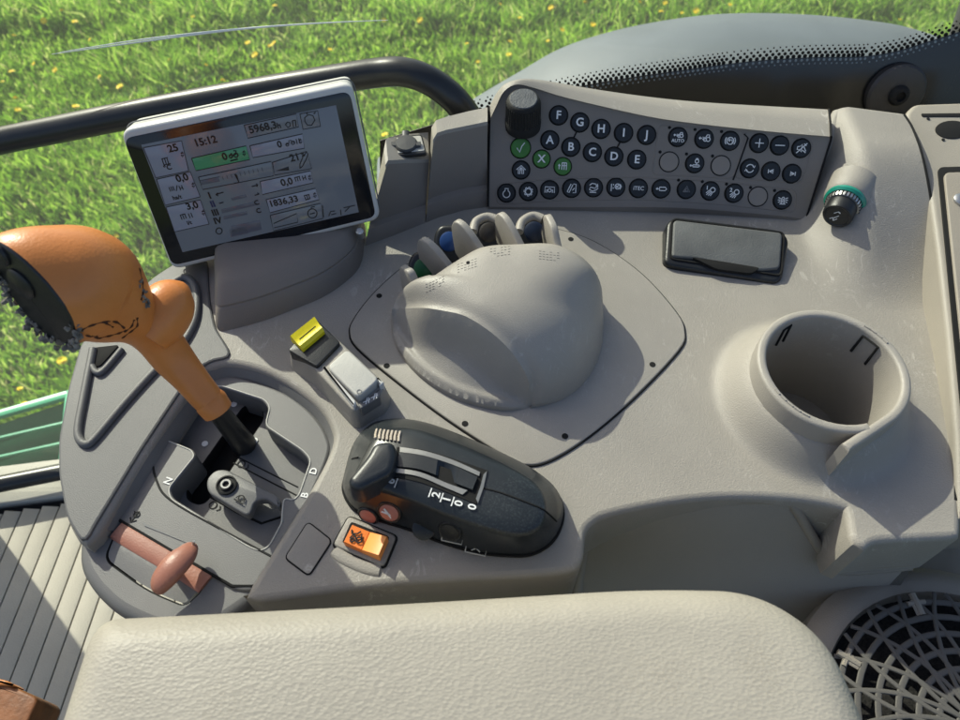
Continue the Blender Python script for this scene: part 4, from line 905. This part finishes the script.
for x, y, sc_ in ((450, 514, 1), (544, 560, 1), (300, 492, .6)):
    p = onT(x, y, .001); f = Frame(p, (1, -.12, 0), Vector((0, .75, .65)))
    strokes(f, [[(-1.4, -.6), (1.4, -.6), (1.4, .6), (-1.4, .6), (-1.4, -.6)], [(-.6, -.2), (0, .2), (.6, -.2)]] if sc_ == 1 else [[(-1.4, -.3), (1.4, .3)], [(-.5, -.4), (1.2, -.3)]], 0, 0, .0042 * sc_, .0007, .0006, R(-6)).build('symbol', 'rocker', thr)
mk('module_button', *lathe(onT(335, 476), (-.05, -.5, .85), [(.0066, -.006), (.0066, .0006), (.0052, .001), (0, .0011)], 24), 'bmod', thr)

# ================================================================== orange rocker switch
hzs = thing('rocker_switch', P(365, 543, 0), 'orange rocker switch in a square grey bezel beside the black throttle', 'switch')
mk('bezel', *slab(XY(rp([(333, 546), (349, 517), (397, 537), (384, 568)], 5, 5)), F0, .0022, -.003, .0012, 3), 'beige', hzs)
mk('bezel_gap', *pxtube((lambda q: q + q[:1])(rp([(332.5, 546.5), (348.8, 516.5), (397.6, 536.8), (384.5, 568.7)], 5, 5)), .0004, .0008, 6), 'slot', hzs)
mk('rocker_well', *slab(XY(rp([(342.5, 544), (351.5, 523), (390, 538), (381, 561.5)], 3, 4)), F0, .0027, .001, .0004), 'slot', hzs)
rk0, rk1, rk2, rk3 = [P(x, y, .006) for x, y in ((344, 543), (352.5, 525.5), (388, 539), (379.5, 558.5))]
def rkh(t): return .0035 + .0035 * abs(t - .5) * 2 if t > .5 else .0035 + .0008 * (1 - 2 * t)
def rk_half(name, t0, t1, m_):
    loops = [[rk0.lerp(rk3, t0), rk0.lerp(rk3, t1), rk1.lerp(rk2, t1), rk1.lerp(rk2, t0)]]
    L0 = [Vector((p.x, p.y, .001)) for p in loops[0]]; h_ = [rkh(t0), rkh(t1), rkh(t1), rkh(t0)]
    L1 = [Vector((p.x, p.y, .0027 + h)) for p, h in zip(loops[0], h_)]; c_ = sum(L1, Vector()) / 4
    L2 = [p.lerp(c_, .06) + Vector((0, 0, .0006)) for p in L1]
    return mk(name, *loft([L0, L1, L2], True, True), m_, hzs, ang=50)
ra = rk_half('rocker_half', 0, .5, 'orange2'); rk_half('rocker_half', .5, 1, 'orange3')
q = rk0.lerp(rk2, .5).lerp(rk0.lerp(rk1, .5), .5); fz3 = Frame((0, 0, .0078), (1, 0, 0), (0, 1, 0))
strokes(fz3, [[(-1, -.6), (-.6, .3), (0, .5), (.4, 1)], [(-.6, .3), (.2, -.6), (1, -.3), (.7, .5)], C360(-.5, -.8, .35, 8), C360(.6, -.5, .5, 10), [(-.9, .2), (-1.2, .9)]], q.x, q.y, .0034, .0010, .0002, R(-15)).build('symbol', 'mblack', ra)
mk('finger_scoop', *tube([P(x, y, .0002) for x, y in cr([(334, 549), (342, 556), (356, 563), (370, 568), (382, 570)], 4, False)], [.0005] + [.004] * 15 + [.0005], 12, ((0, 0, 1), .35)), 'beige', hzs)

# ================================================================== ashtray
at = thing('ashtray', P(725, 250, 0), 'black lidded ashtray box standing on the deck below the button panel', 'ashtray')
ao = rp([(664, 262, 6), (667, 222, 8), (675, 216, 4), (780, 229, 8), (790, 238, 8), (783, 278, 8), (776, 283, 6), (672, 266, 6)], 6, 5)
az = .008
fa = Frame(P(725, 250, az), (1, -.055, .0), (0, 1, .22))
mk('tray_box', *slab(fa.hits(ao), fa, 0, -.030, .003, 4, True, .002), 'black', at)
al = rp([(671, 258, 4), (673, 221, 5), (782, 234, 5), (779, 270, 5), (755, 272, 12), (725, 266, 30), (700, 260, 12)], 4, 5)
lidm = mat('ashtray_lid', (.095, .098, .096), .6, .5, 900, .25, 25, dust=.25, dustcol=(.13, .13, .12))
mk('lid', *slab(fa.hits(al), fa, .0022, -.001, .0016, 3), lidm, at)
mk('lid_gap', *tube([fa.at(*q, .0003) for q in (lambda l: l + l[:1])(fa.hits(rp([(670, 259), (672, 219.5), (784, 233), (781, 276)], 5, 5)))], .0009, 6), 'slot', at)
mk('finger_notch', *slab(fa.hits(rp([(690, 258.5), (724, 263.5), (760, 269.5), (750, 275.5), (716, 271)], 5, 4)), fa, .0027, -.001, .0003), 'slot', at)
mk('tray_foot', *slab(fa.hits(rp([(655, 262, 10), (664, 218, 10), (786, 226, 10), (794, 240, 8), (788, 290, 10), (668, 272, 10)], 8, 5)), fa, -.012, -.04, .006, 4, True, .010), 'beige', at)

# ================================================================== cigarette lighter
lo3 = Q(846, 200) + Vector((0, 0, -.0005)); _d = (lo3 - CAM).dot(FW); ldir = (PD(835.5, 219, _d - .0095) - lo3).normalized()
lt = thing('cigarette_lighter', lo3, 'cigarette lighter with black ribbed knob and translucent green collar', 'lighter')
mk('boss', *lathe(lo3 - ldir * .012, ldir, [(.0185, -.006), (.0168, .004), (.0162, .0115), (.0150, .0130), (.013, .0130)], 36), 'beige', lt)
mk('collar', *lathe(lo3, ldir, [(.0150, -.004), (.0150, .003), (.0135, .0045), (.0118, .0045), (.0118, .002)], 36), 'teal', lt)
lr = mk('chrome_ring', *lathe(lo3, ldir, [(.0126, .001), (.0126, .0075), (.0120, .0085), (.0100, .0085)], 36), 'steel', lt)
b = MB(); a_ = ldir.orthogonal().normalized(); b_ = ldir.cross(a_)
for i in range(30):
    t = 2 * math.pi * i / 30; d = a_ * math.cos(t) + b_ * math.sin(t); b.add(tube([lo3 + d * .0126 + ldir * .003, lo3 + d * .0121 + ldir * .0084], .0007, 5))
b.build('ribs', 'mblack', lr)
kb = mk('knob', *lathe(lo3, ldir, [(.0108, .004), (.0108, .0175), (.0100, .0190), (.0088, .0192), (.0082, .0186), (0, .0186)], 36), 'black', lt)
fl2 = Frame(lo3 + ldir * .0188, (1, 0, 0), ldir.cross(Vector((1, 0, 0))))
strokes(fl2, [[(-.9, .1), (.2, -.9), (.6, -.6), (-.4, .4), (-.9, .1)], [(.6, -.3), (1, .4), (.6, .9)], [(-.6, .9), (-.3, .5)]], 0, 0, .0048, .0009, .0003, R(80)).build('symbol', 'white', kb)

# ================================================================== right trim with cup edge
rt = thing('side_trim', P(950, 300, -.02), 'pale beige trim panel with a dark oval hole and inset screwed plate, at the right edge', 'trim panel')
tz = .040
tA, tB = P(915, 108, .050), P(957, 520, .000); FR = Frame(tB, (1, 0, 0), (0, tA.y - tB.y, tA.z - tB.z))
ro = rp([(905, 114, 6), (914, 103, 6), (1010, 100, 3), (1060, 520, 3), (958, 520, 3), (956, 440), (948, 340), (938, 250), (928, 180), (918, 140), (908, 125)], 6, 4)
mk('trim_body', *slab(FR.hits(ro), FR, 0, -.08, .004, 4), 'trim', rt)
mk('trim_gap', *tube([p + Vector((.0012, 0, -.0010)) for p in rightw], .0016, 6), 'slot', con)
mk('inset_frame', *slab(FR.hits(rp([(937, 168, 6), (1010, 166, 4), (1050, 470, 4), (966, 470, 4)], 5)), FR, .0012, -.002, .0004), 'slot', rt)
mk('inset_plate', *slab(FR.hits(rp([(942, 175, 6), (1010, 173, 4), (1050, 470, 4), (972, 470, 4)], 5)), FR, .0032, -.002, .0010), 'brown', rt)
q = FR.hit(957.5, 203); mk('screw', *lathe(FR.at(*q, .0032), FR.n, [(.0052, 0), (.005, .0016), (.0035, .0026), (.0014, .0028), (.001, .0015), (0, .0015)], 24), 'steel', rt)
mk('oval_hole', *slab(FR.hits(circ(952, 130, 17, 24, 9)), FR, .0006, -.002, .0002), 'slot', rt)
for x, y in ((928, 119), (943, 140)): q = FR.hit(x, y); mk('pin_hole', *lathe(FR.at(*q, 0), FR.n, [(.0012, -.001), (.0012, .0006), (0, .0006)], 12), 'slot', rt)
mk('slot_line', *slab(FR.hits(rp([(921, 114), (1000, 113), (1000, 117), (922, 117)], 1)), FR, .0006, -.002, .0002), 'slot', rt)

# lower right body with loudspeaker
lb = thing('lower_trim', P(900, 640, -.3), 'dark brown grey lower trim panel around the loudspeaker', 'trim panel')
LZ = -.095
mk('lower_panel', *slab(XY(rp([(957, 520, 3), (1060, 500, 3), (1100, 900, 3), (790, 900, 3), (800, 664, 3), (880, 560, 3), (930, 500, 3)], 4, 3), LZ), F0, LZ, -.35, .004, 3), 'brown', lb)
spk = thing('loudspeaker', P(950, 735, LZ), 'round loudspeaker with dark lattice grille and grey rim', 'loudspeaker')
sc = P(958, 742, LZ) + Vector((0, 0, .012)); SR = .093
mk('speaker_rim', *lathe(sc, (0, 0, 1), [(SR + .013, -.014), (SR + .012, .001), (SR + .007, .006), (SR, .0085), (SR - .006, .0075), (SR - .008, .002), (SR - .008, -.006)], 72, False, False), 'brown', spk)
cone = mk('speaker_foam', *lathe(sc, (0, 0, 1), [(SR - .004, -.012), (SR - .004, -.004), (SR - .01, -.003), (.03, .004), (0, .005)], 48), mat('speaker_foam', (.012, .011, .010), .95, 1.0, 700, .9, 500), spk)
def dz(r): return .007 + .012 * (1 - (r / SR) ** 2)
b = MB()
for r_ in (.014, .025, .036, .047, .058, .069, .079):
    b.add(tube([sc + Vector((r_ * math.cos(a), r_ * math.sin(a), dz(r_))) for a in [2 * math.pi * i / 60 for i in range(61)]], .0020, 8, ((0, 0, 1), .5)))
for sgn in (1, -1):
    for i in range(22):
        a_0 = 2 * math.pi * i / 22 + (.1 if sgn > 0 else 0); pts = []
        for k in range(13):
            r_ = .014 + (SR - .0215) * k / 12; a = a_0 + sgn * (5.5 * (r_ - .05) + (.17 if False else 0)); pts.append(sc + Vector((r_ * math.cos(a), r_ * math.sin(a), dz(r_) + .0004)))
        b.add(tube(pts, .0015, 8, ((0, 0, 1), .6)))
b.build('grille', mat('grille', (.085, .08, .072), .55, .2, 900), spk)
for a in (98, 146):
    d = Vector((math.cos(R(a)), math.sin(R(a)), 0)); s_ = Vector((-d.y, d.x, 0)); c_ = sc + d * (SR - .014) + Vector((0, 0, .0115))
    bm_ = MB(); bm_.add(tube([c_ - s_ * .006, c_ + s_ * .006], .0016, 6)); bm_.add(tube([c_ + d * .006, c_ - d * .008], .0022, 8)); bm_.add(tube([c_ + d * .002, c_ - d * .008], .0034, 8, ((0, 0, 1), .3)))
    bm_.build('grille_clip', 'brown', spk)

# ================================================================== armrest
AZ = .060
arm = thing('armrest', P(450, 700, 0), 'pale beige padded armrest with pebbled skin along the bottom', 'armrest')
ax = XY(rp([(96, 640, 26), (112, 622, 30), (400, 607, 200), (640, 592, 120), (752, 594, 60), (822, 640, 50), (874, 760, 60), (890, 900, 20), (30, 900, 20), (58, 760, 40)], 30, 10), AZ - .024)
aw = resample(dedupe(ax), .006); aw = aw if area(aw) > 0 else aw[::-1]
ac = Vector((sum(p[0] for p in aw) / len(aw), P(450, 800, 0).y)); hx_ = max(abs(p[0] - ac.x) for p in aw); hy_ = max(abs(p[1] - ac.y) for p in aw); rb = .024
def ring_(d, z): return [Vector((ac.x + (x - ac.x) * (1 - d / hx_), ac.y + (y - ac.y) * (1 - d / hy_), z)) for x, y in aw]
lp = [ring_(.004, -.004), ring_(0, AZ - rb - .012)]
for k in range(11):
    a = math.pi / 2 * k / 10; lp.append(ring_(rb * (1 - math.cos(a)), AZ - rb + rb * math.sin(a)))
lp += [ring_(.04, AZ + .0014), ring_(.06, AZ + .0018)]
l_ = lp[-1]; cc_ = sum(l_, Vector()) / len(l_)
lp += [[Vector((cc_.x + (p.x - cc_.x) * k, cc_.y + (p.y - cc_.y) * k, AZ + .0018 + .0004 * (1 - k))) for p in l_] for k in (.75, .5, .25, .04)]
mk('pad', *loft(lp, True, True), 'leather', arm, ang=80)
mk('pad_base', *slab(inset(dedupe(ax) if area(dedupe(ax)) > 0 else dedupe(ax)[::-1], .006), F0, -.008, -.03, .002), 'mblack', arm)

# brown lever end at the lower left
wd = thing('lever_knob', P(10, 705, -.1), 'worn brown block shaped lever end in the lower left corner', 'lever')
mk('knob_block', *slab(XY(rp([(-40, 672, 5), (4, 682, 5), (39, 698, 8), (22, 735, 8), (-40, 760, 5)], 8, 6), -.06), F0, -.06, -.09, .0018, 4), 'wood', wd)
mk('knob_cap', *slab(XY(rp([(-30, 672, 3), (8, 681, 3), (16, 686, 3), (-30, 684, 3)], 3), -.058), F0, -.0575, -.07, .001), 'orange', wd)

# ================================================================== floor, sill, rail, glass
FZ = -.45
# grooved mat: ribs between real gaps
mt = thing('floor_mat', P(60, 620, FZ), 'grey beige ribbed floor mat with dark grooves', 'floor mat')
ga_ = P(74, 519.7, FZ); gb_ = P(11.7, 681, FZ); gdir = (gb_ - ga_).xy.normalized(); gper = Vector((-gdir.y, gdir.x))
sp_ = abs((P(62, 508, FZ) - P(43, 511, FZ)).xy.dot(gper))
b = MB(); e0 = P(-60, 516, FZ); e1 = P(300, 470, FZ); eo = e0.xy; ed_ = (e1 - e0).xy.normalized()
en = Vector((-ed_.y, ed_.x))
for k in range(-18, 26):
    o_ = ga_.xy + gper * (k * sp_)
    t0 = -(o_ - eo).dot(en) / gdir.dot(en)             # where the rib meets the sill
    t0 += .006
    w_ = sp_ * .5 - .0008; p4 = [o_ + gper * (sp_ * .5) + gper * s * w_ + gdir * t for s, t in ((-1, t0), (1, t0), (1, t0 + 1.1), (-1, t0 + 1.1))]
    b.add(slab([tuple(p) for p in p4], F0, FZ + .004, FZ - .001, .0008, 2))
b.build('mat_ribs', 'floor', mt)
fb = [(-1.2, -1.2), (1.2, -1.2), (1.2, .9), (-1.2, .9)]
fq = [tuple(eo - ed_ * 1.0), tuple(eo + ed_ * 1.6), tuple(eo + ed_ * 1.6 - en * 1.6), tuple(eo - ed_ * 1.0 - en * 1.6)]
fl_ = mk('floor', *slab(fq, F0, FZ - .001, FZ - .03, .001), 'slot'); tag(fl_, kind='structure')
s1 = P(-60, 487, FZ); sl = [tuple(eo - ed_ * 1 - en * .0), tuple(eo + ed_ * 1.2), tuple(eo + ed_ * 1.2 + en * .055), tuple(eo - ed_ * 1 + en * .055)]
sil = mk('door_sill', *slab([tuple(Vector(p) + en * .002) for p in sl], F0, FZ + .006, FZ - .03, .002), 'sill'); tag(sil, 'pale beige sill strip between the ribbed mat and the black window seal', 'sill')
bar = tube([P(-80, 494, FZ + .03), P(0, 484, FZ + .03), P(70, 470, FZ + .03), P(200, 445, FZ + .03)], .0105, 14)
tag(mk('window_seal', *bar, 'rail'), 'black rounded seal bar above the pale sill at the far left', 'seal')
rl = cr([(-60, 156), (0, 141), (60, 129), (120, 117), (240, 95), (330, 80), (385, 72), (408, 73), (428, 80), (446, 92), (460, 106), (476, 130), (490, 160)], 6, False)
def onY(px, py, y): d = ray(px, py); return CAM + d * (y / d.y)
rlp = [onY(x, y, .525 - .02 * max(0, (x - 380) / 110)) for x, y in rl]
rail_ = mk('handrail', *tube(rlp, .0112, 18), 'rail'); tag(rail_, 'black tubular handrail passing behind the screen', 'handrail')

gl = thing('side_window', (0, .54, -.2), 'clear side window with dotted black edge and a long scratch, behind the console', 'window')
FWN = Frame((0, .545, 0), (1, .02, 0), (0, .29, 1))
mk('pane', *slab([(-1.3, -.5), (1.2, -.5), (1.2, .75), (-1.3, .75)], FWN, .0, -.005, .0005), 'glass', gl)
def wv(px, py): return FWN.hit(px, py)
fr_top = cr([(380, 140), (440, 122), (475, 112), (520, 99), (600, 82), (680, 70), (750, 61), (810, 57), (862, 56), (895, 51), (925, 42), (960, 31), (1010, 12)], 5, False)
fr_poly = [wv(*q) for q in fr_top] + [wv(1040, 60), wv(1040, 260), wv(380, 260)]
mk('frit_band', *slab(fr_poly, FWN, .0014, .0003, .0002), mat('frit', (.006, .006, .006), .25, 0, 0, .1, spec=.5), gl)
b = MB(); wb = MB()
tp = resample([wv(*q) for q in cr([(475, 112), (520, 99), (600, 82), (680, 70), (750, 61), (810, 57), (862, 56), (895, 51), (925, 42), (960, 31), (1000, 16)], 5, False)], .0046, False)
for row in range(4):
    for i, (u, v) in enumerate(tp):
        j = min(i + 1, len(tp) - 1); t = Vector((tp[j][0] - tp[j - 1][0], tp[j][1] - tp[j - 1][1])).normalized(); n2 = Vector((-t.y, t.x))
        sh_ = .0023 if row % 2 else 0; c_ = Vector((u, v)) + n2 * (.0012 + row * .0027) + t * sh_; r_ = (.00165, .00135, .0010, .0006)[row]
        b.add(slab(circ(c_.x, c_.y, r_, 8), FWN, .0012, .0003, .0001, 1))
b.build('frit_dots', 'slot', gl)
b = MB()
tp2 = tp
for row in range(2):
    for i, (u, v) in enumerate(tp2):
        j = min(i + 1, len(tp2) - 1); t = Vector((tp2[j][0] - tp2[j - 1][0], tp2[j][1] - tp2[j - 1][1])).normalized(); n2 = Vector((-t.y, t.x))
        c_ = Vector((u, v)) - n2 * (.0018 + row * .0030) + t * (.0023 if row % 2 == 0 else 0); b.add(slab(circ(c_.x, c_.y, (.0011, .0007)[row], 8), FWN, .0018, .0010, .0001, 1))
b.build('clear_dots', mat('frit_gap', (.20, .24, .26), .4), gl)
hc = FWN.at(*wv(893, 91), .0015)
dk = mk('hinge_disc', *lathe(hc, FWN.n, [(.0245, 0), (.0245, .005), (.0225, .0075), (.016, .0085), (0, .0088)], 48), 'disc', gl)
mk('bolt', *lathe(hc + FWN.n * .0086, FWN.n, [(.0085, -.001), (.0085, .002), (.0068, .0045), (.0042, .005), (.0038, .002), (0, .002)], 24), 'mblack', dk)
wp = [(-.675, -.47), (-.675, -.38), (-.685, -.2), (-.70, .0), (-.79, .3), (-.92, .74), (-1.29, .74), (-1.29, -.47)]  # unseen post added beyond the left edge, outlined to shade the floor mat
mk('shadow_post', *slab([(a, c * 1.04) for a, c in wp], FWN, .03, -.03, .006, 3), 'rail', gl)
for pl_, r_ in ((((52, 54), (110, 46), (190, 35), (250, 28), (320, 23), (388, 20)), .0008), (((60, 52), (130, 41), (190, 33.5), (240, 28)), .0006)):
    mk('scratch', *tube([FWN.at(*wv(*q), .0004) for q in cr(list(pl_), 5, False)], [r_ * (.25 + .75 * math.sin(math.pi * i / (5 * (len(pl_) - 1)))) for i in range(5 * (len(pl_) - 1) + 1)], 5), 'scratch', gl)
# dark window post at the top right
po = thing('window_post', onY(985, 90, .6), 'black window post in the top right corner', 'post')
mk('post_bar', *tube([onY(930, 150, .60), onY(960, 70, .60), onY(1000, -40, .60)], .018, 12), 'rail', po)

# ================================================================== outside
fe = thing('wheel_fender', (.25, .8, -.3), 'smooth blue grey curved wheel fender outside the window', 'fender')
arc_px = [(380, 158), (430, 130), (470, 103), (520, 74), (560, 52), (610, 36), (660, 26), (710, 20), (760, 19), (810, 21), (860, 26), (900, 33), (950, 50), (1010, 80)]
ar = cr(arc_px, 4, False)
loops = []
for k in range(12):
    t = k / 11
    loops.append([onY(x, y + 120 * t * t * .6 + 70 * t, 1.10 - .42 * t) + Vector((0, 0, .045 * math.sin(math.pi * min(1, t * 1.4)))) * (1 if k else 0) for x, y in ar])
loops = [[p + Vector((0, .03, -.05)) for p in loops[0]]] + loops
mk('fender_shell', *loft(loops, closed=False), 'fender', fe)
# green step outside the door
st = thing('door_step', P(20, 440, -.75), 'glossy green slatted step outside the door at the left', 'step')
SZ_ = -.75
b = MB()
def sbar(a, c, w): b.add(tube([P(*a, SZ_), P(*c, SZ_)], w, 8, ((0, 0, 1), .7)))
for a, c, w in (((-60, 432), (72, 394), .010), ((72, 392), (64, 480), .012)): sbar(a, c, w)
b.build('step_frame', 'stepedge', st)
for i in range(4):
    y0 = 440 + i * 20
    a, c = P(-60, y0 + 16, SZ_ - .02), P(70, 412 + i * 18, SZ_ - .02); dn_ = Vector((0, -.04, -.03))
    mk('step_slat', *loft([[a + Vector((0, .018, .01)), c + Vector((0, .018, .01))], [a, c], [a + Vector((0, -.014, -.012)), c + Vector((0, -.014, -.012))]], closed=False), 'step', st)
b = MB()
for y0, y1 in ((452, 422), (470, 442), (486, 462)): b.add(tube([P(-60, y0, SZ_ + .004), P(68, y1, SZ_ + .004)], .0035, 6))
b.build('slat_edge', 'stepedge', st)

GZ_ = -1.85
gm = bpy.data.materials.new('soil'); gm.use_nodes = True
N = gm.node_tree.nodes; L = gm.node_tree.links; tc = N.new('ShaderNodeTexCoord'); nz = N.new('ShaderNodeTexNoise'); nz.inputs['Scale'].default_value = 2.5; nz.inputs['Detail'].default_value = 8
L.new(tc.outputs['Object'], nz.inputs['Vector']); cr_ = N.new('ShaderNodeValToRGB'); cr_.color_ramp.elements[0].position = .35; cr_.color_ramp.elements[0].color = (.05, .09, .015, 1); cr_.color_ramp.elements[1].position = .7; cr_.color_ramp.elements[1].color = (.10, .12, .03, 1)
L.new(nz.outputs[0], cr_.inputs[0]); L.new(cr_.outputs[0], N['Principled BSDF'].inputs['Base Color']); N['Principled BSDF'].inputs['Roughness'].default_value = .9
gnd = mk('ground', [(-60, -60, GZ_), (60, -60, GZ_), (60, 60, GZ_), (-60, 60, GZ_)], [(0, 1, 2, 3)], gm, None, False); tag(gnd, kind='structure')
# grass blades in the part of the meadow that the window shows
NB = 170000
bxx = rng.uniform(-3.6, 3.4, NB); byy = rng.uniform(1.0, 4.9, NB)
def vnoise(x, y, f, seed):
    r2 = np.random.default_rng(seed); G = r2.random((64, 64)); xi = (x * f) % 63; yi = (y * f) % 63; x0 = xi.astype(int); y0 = yi.astype(int); fx = xi - x0; fy = yi - y0
    fx = fx * fx * (3 - 2 * fx); fy = fy * fy * (3 - 2 * fy)
    return (G[x0, y0] * (1 - fx) + G[(x0 + 1) % 64, y0] * fx) * (1 - fy) + (G[x0, (y0 + 1) % 64] * (1 - fx) + G[(x0 + 1) % 64, (y0 + 1) % 64] * fx) * fy
cl = vnoise(bxx + 9, byy + 9, 3.2, 1) * .6 + vnoise(bxx + 9, byy + 9, 8, 2) * .4
bare = np.exp(-(((bxx - .85) / .38) ** 2 + ((byy - 3.7) / .20) ** 2))
keep = rng.random(NB) > bare * .85
bxx, byy, cl = bxx[keep], byy[keep], cl[keep]; NB = len(bxx)
hgt = (.035 + .19 * cl ** 2) * rng.uniform(.6, 1.35, NB); wdt = rng.uniform(.0035, .0080, NB); broad = rng.random(NB) < .06; wdt[broad] *= rng.uniform(2, 3.4, broad.sum()); hgt[broad] *= .65
an = rng.uniform(0, 2 * np.pi, NB); ba_ = rng.normal(0, 1.7, NB) + 2.3 + 3 * vnoise(bxx + 9, byy + 9, 1.5, 5); ln = rng.uniform(.10, .9, NB) * hgt
sx, sy = np.cos(an) * wdt, np.sin(an) * wdt; lx, ly = np.cos(ba_) * ln, np.sin(ba_) * ln
Vg = np.zeros((NB, 5, 3))
z0 = np.full(NB, GZ_)
Vg[:, 0] = np.stack([bxx - sx, byy - sy, z0 - .01], 1); Vg[:, 1] = np.stack([bxx + sx, byy + sy, z0 - .01], 1)
Vg[:, 2] = np.stack([bxx - sx * .8 + lx * .35, byy - sy * .8 + ly * .35, z0 + hgt * .6], 1); Vg[:, 3] = np.stack([bxx + sx * .8 + lx * .35, byy + sy * .8 + ly * .35, z0 + hgt * .6], 1)
Vg[:, 4] = np.stack([bxx + lx, byy + ly, z0 + hgt * .95], 1)
me = bpy.data.meshes.new('grass'); me.vertices.add(NB * 5); me.vertices.foreach_set('co', Vg.reshape(-1))
idx = (np.arange(NB) * 5)[:, None]; tri_ = np.concatenate([idx + [0, 1, 3], idx + [0, 3, 2], idx + [2, 3, 4]], 1).reshape(-1)
me.loops.add(len(tri_)); me.loops.foreach_set('vertex_index', tri_.astype(np.int32)); npz = len(tri_) // 3
me.polygons.add(npz); me.polygons.foreach_set('loop_start', np.arange(npz, dtype=np.int32) * 3); me.update(); me.validate()
gr = bpy.data.objects.new('grass', me); COL.objects.link(gr); tag(gr, 'long bright green meadow grass seen through the window', 'grass', kind='stuff')
m = bpy.data.materials.new('grass'); m.use_nodes = True; N = m.node_tree.nodes; L = m.node_tree.links; bs = N['Principled BSDF']
gi = N.new('ShaderNodeNewGeometry'); rmp = N.new('ShaderNodeValToRGB')
for i, (p, c) in enumerate(((0, (.08, .20, .015)), (.45, (.21, .40, .035)), (.8, (.36, .56, .07)), (.95, (.52, .64, .17)), (1, (.62, .57, .28)))):
    e = rmp.color_ramp.elements[i] if i < 2 else rmp.color_ramp.elements.new(p); e.position = p; e.color = (*c, 1)
L.new(gi.outputs['Random Per Island'], rmp.inputs[0]); L.new(rmp.outputs[0], bs.inputs['Base Color']); bs.inputs['Roughness'].default_value = .45
tl = N.new('ShaderNodeBsdfTranslucent'); L.new(rmp.outputs[0], tl.inputs[0]); mx = N.new('ShaderNodeMixShader'); mx.inputs[0].default_value = .6
L.new(bs.outputs[0], mx.inputs[1]); L.new(tl.outputs[0], mx.inputs[2]); L.new(mx.outputs[0], N['Material Output'].inputs[0]); me.materials.append(m)
# dandelions
dpx = [(44, 21), (62, 11), (75, 22), (151, 3), (193, 17), (246, 29), (248, 43), (274, 44), (255, 55), (14, 36), (100, 77), (16, 99), (18, 110), (34, 64), (69, 117), (76, 107), (120, 87), (167, 87), (223, 81), (12, 72), (3, 82), (270, 46), (275, 6), (384, 20), (500, 4), (551, 8), (562, 30), (548, 41), (593, 25), (665, 3), (682, 13), (696, 11), (661, 12), (510, 42), (509, 55), (478, 62), (467, 44), (640, 3), (520, 18), (585, 3), (900, 20), (385, 135), (20, 389), (62, 361), (25, 404), (116, 236), (55, 70), (170, 60), (330, 50), (420, 20), (730, 5), (90, 40), (206, 65)]
rays_ = MB(); random.seed(2)
for ringi, (n, r_, zz) in enumerate(((16, .021, 0), (14, .016, .004), (10, .010, .007))):
    for i in range(n):
        a = 2 * math.pi * (i + .5 * ringi) / n; c, s = math.cos(a), math.sin(a); w_ = .0032
        k = len(rays_.V); rays_.V += [(-s * w_ * .5, c * w_ * .5, zz), (s * w_ * .5, -c * w_ * .5, zz), (c * r_ + s * w_, s * r_ - c * w_, zz + .005), (c * r_ - s * w_, s * r_ + c * w_, zz + .005)]; rays_.F.append((k, k + 1, k + 2, k + 3))
dand = None
for i, (x, y) in enumerate(dpx):
    hh = random.uniform(.10, .20); p = P(x, y, GZ_ + hh)
    if dand is None:
        dand = thing('dandelion', (0, 0, 0), 'yellow dandelion head in the long grass beyond the window', 'flower', 'dandelions in the grass')
        fh = mk('flower_head', rays_.V, rays_.F, 'petal', dand, smooth=False, cen=(0, 0, 0)); sk = mk('stalk', *tube([(0, 0, -.2), (.004, .002, -.1), (0, 0, .001)], .0018, 5), 'stalk', dand, cen=(0, 0, 0)); d_ = dand
    else:
        d_ = dand.copy(); COL.objects.link(d_)
        for ch in (fh, sk):
            c_ = ch.copy(); COL.objects.link(c_); c_.parent = d_
    d_.location = p; d_.rotation_euler = (R(random.uniform(5, 40)), R(random.uniform(-20, 20)), random.uniform(0, 6)); s_ = random.uniform(.38, .8); d_.scale = (s_, s_, s_)

# ================================================================== light
SUN_EL = R(35.5); tr_ = Vector((.64, -.77)).normalized()
travel = Vector((tr_.x * math.cos(SUN_EL), tr_.y * math.cos(SUN_EL), -math.sin(SUN_EL)))
sd_ = bpy.data.lights.new('sun', 'SUN'); sd_.energy = 4.6; sd_.angle = R(.5); sd_.color = (1, .925, .82)
so_ = bpy.data.objects.new('sun', sd_); COL.objects.link(so_); so_.rotation_euler = travel.to_track_quat('-Z', 'Y').to_euler(); so_.location = -travel * 5
w = bpy.data.worlds.new('World'); S.world = w; w.use_nodes = True; N = w.node_tree.nodes; L = w.node_tree.links
sk_ = N.new('ShaderNodeTexSky'); sk_.sky_type = 'NISHITA'; sk_.sun_disc = False; sk_.sun_elevation = SUN_EL; sk_.sun_rotation = math.atan2(-travel.x, -travel.y)
L.new(sk_.outputs[0], N['Background'].inputs[0]); N['Background'].inputs[1].default_value = .125; sk_.dust_density = 3.0; sk_.ozone_density = .3; sk_.air_density = .8
S.view_settings.view_transform = 'Standard'; S.view_settings.look = 'None'; S.view_settings.exposure = .74; S.view_settings.gamma = 1
cd.dof.use_dof = True; cd.dof.focus_distance = .52; cd.dof.aperture_fstop = 13
S.render.engine = 'CYCLES'
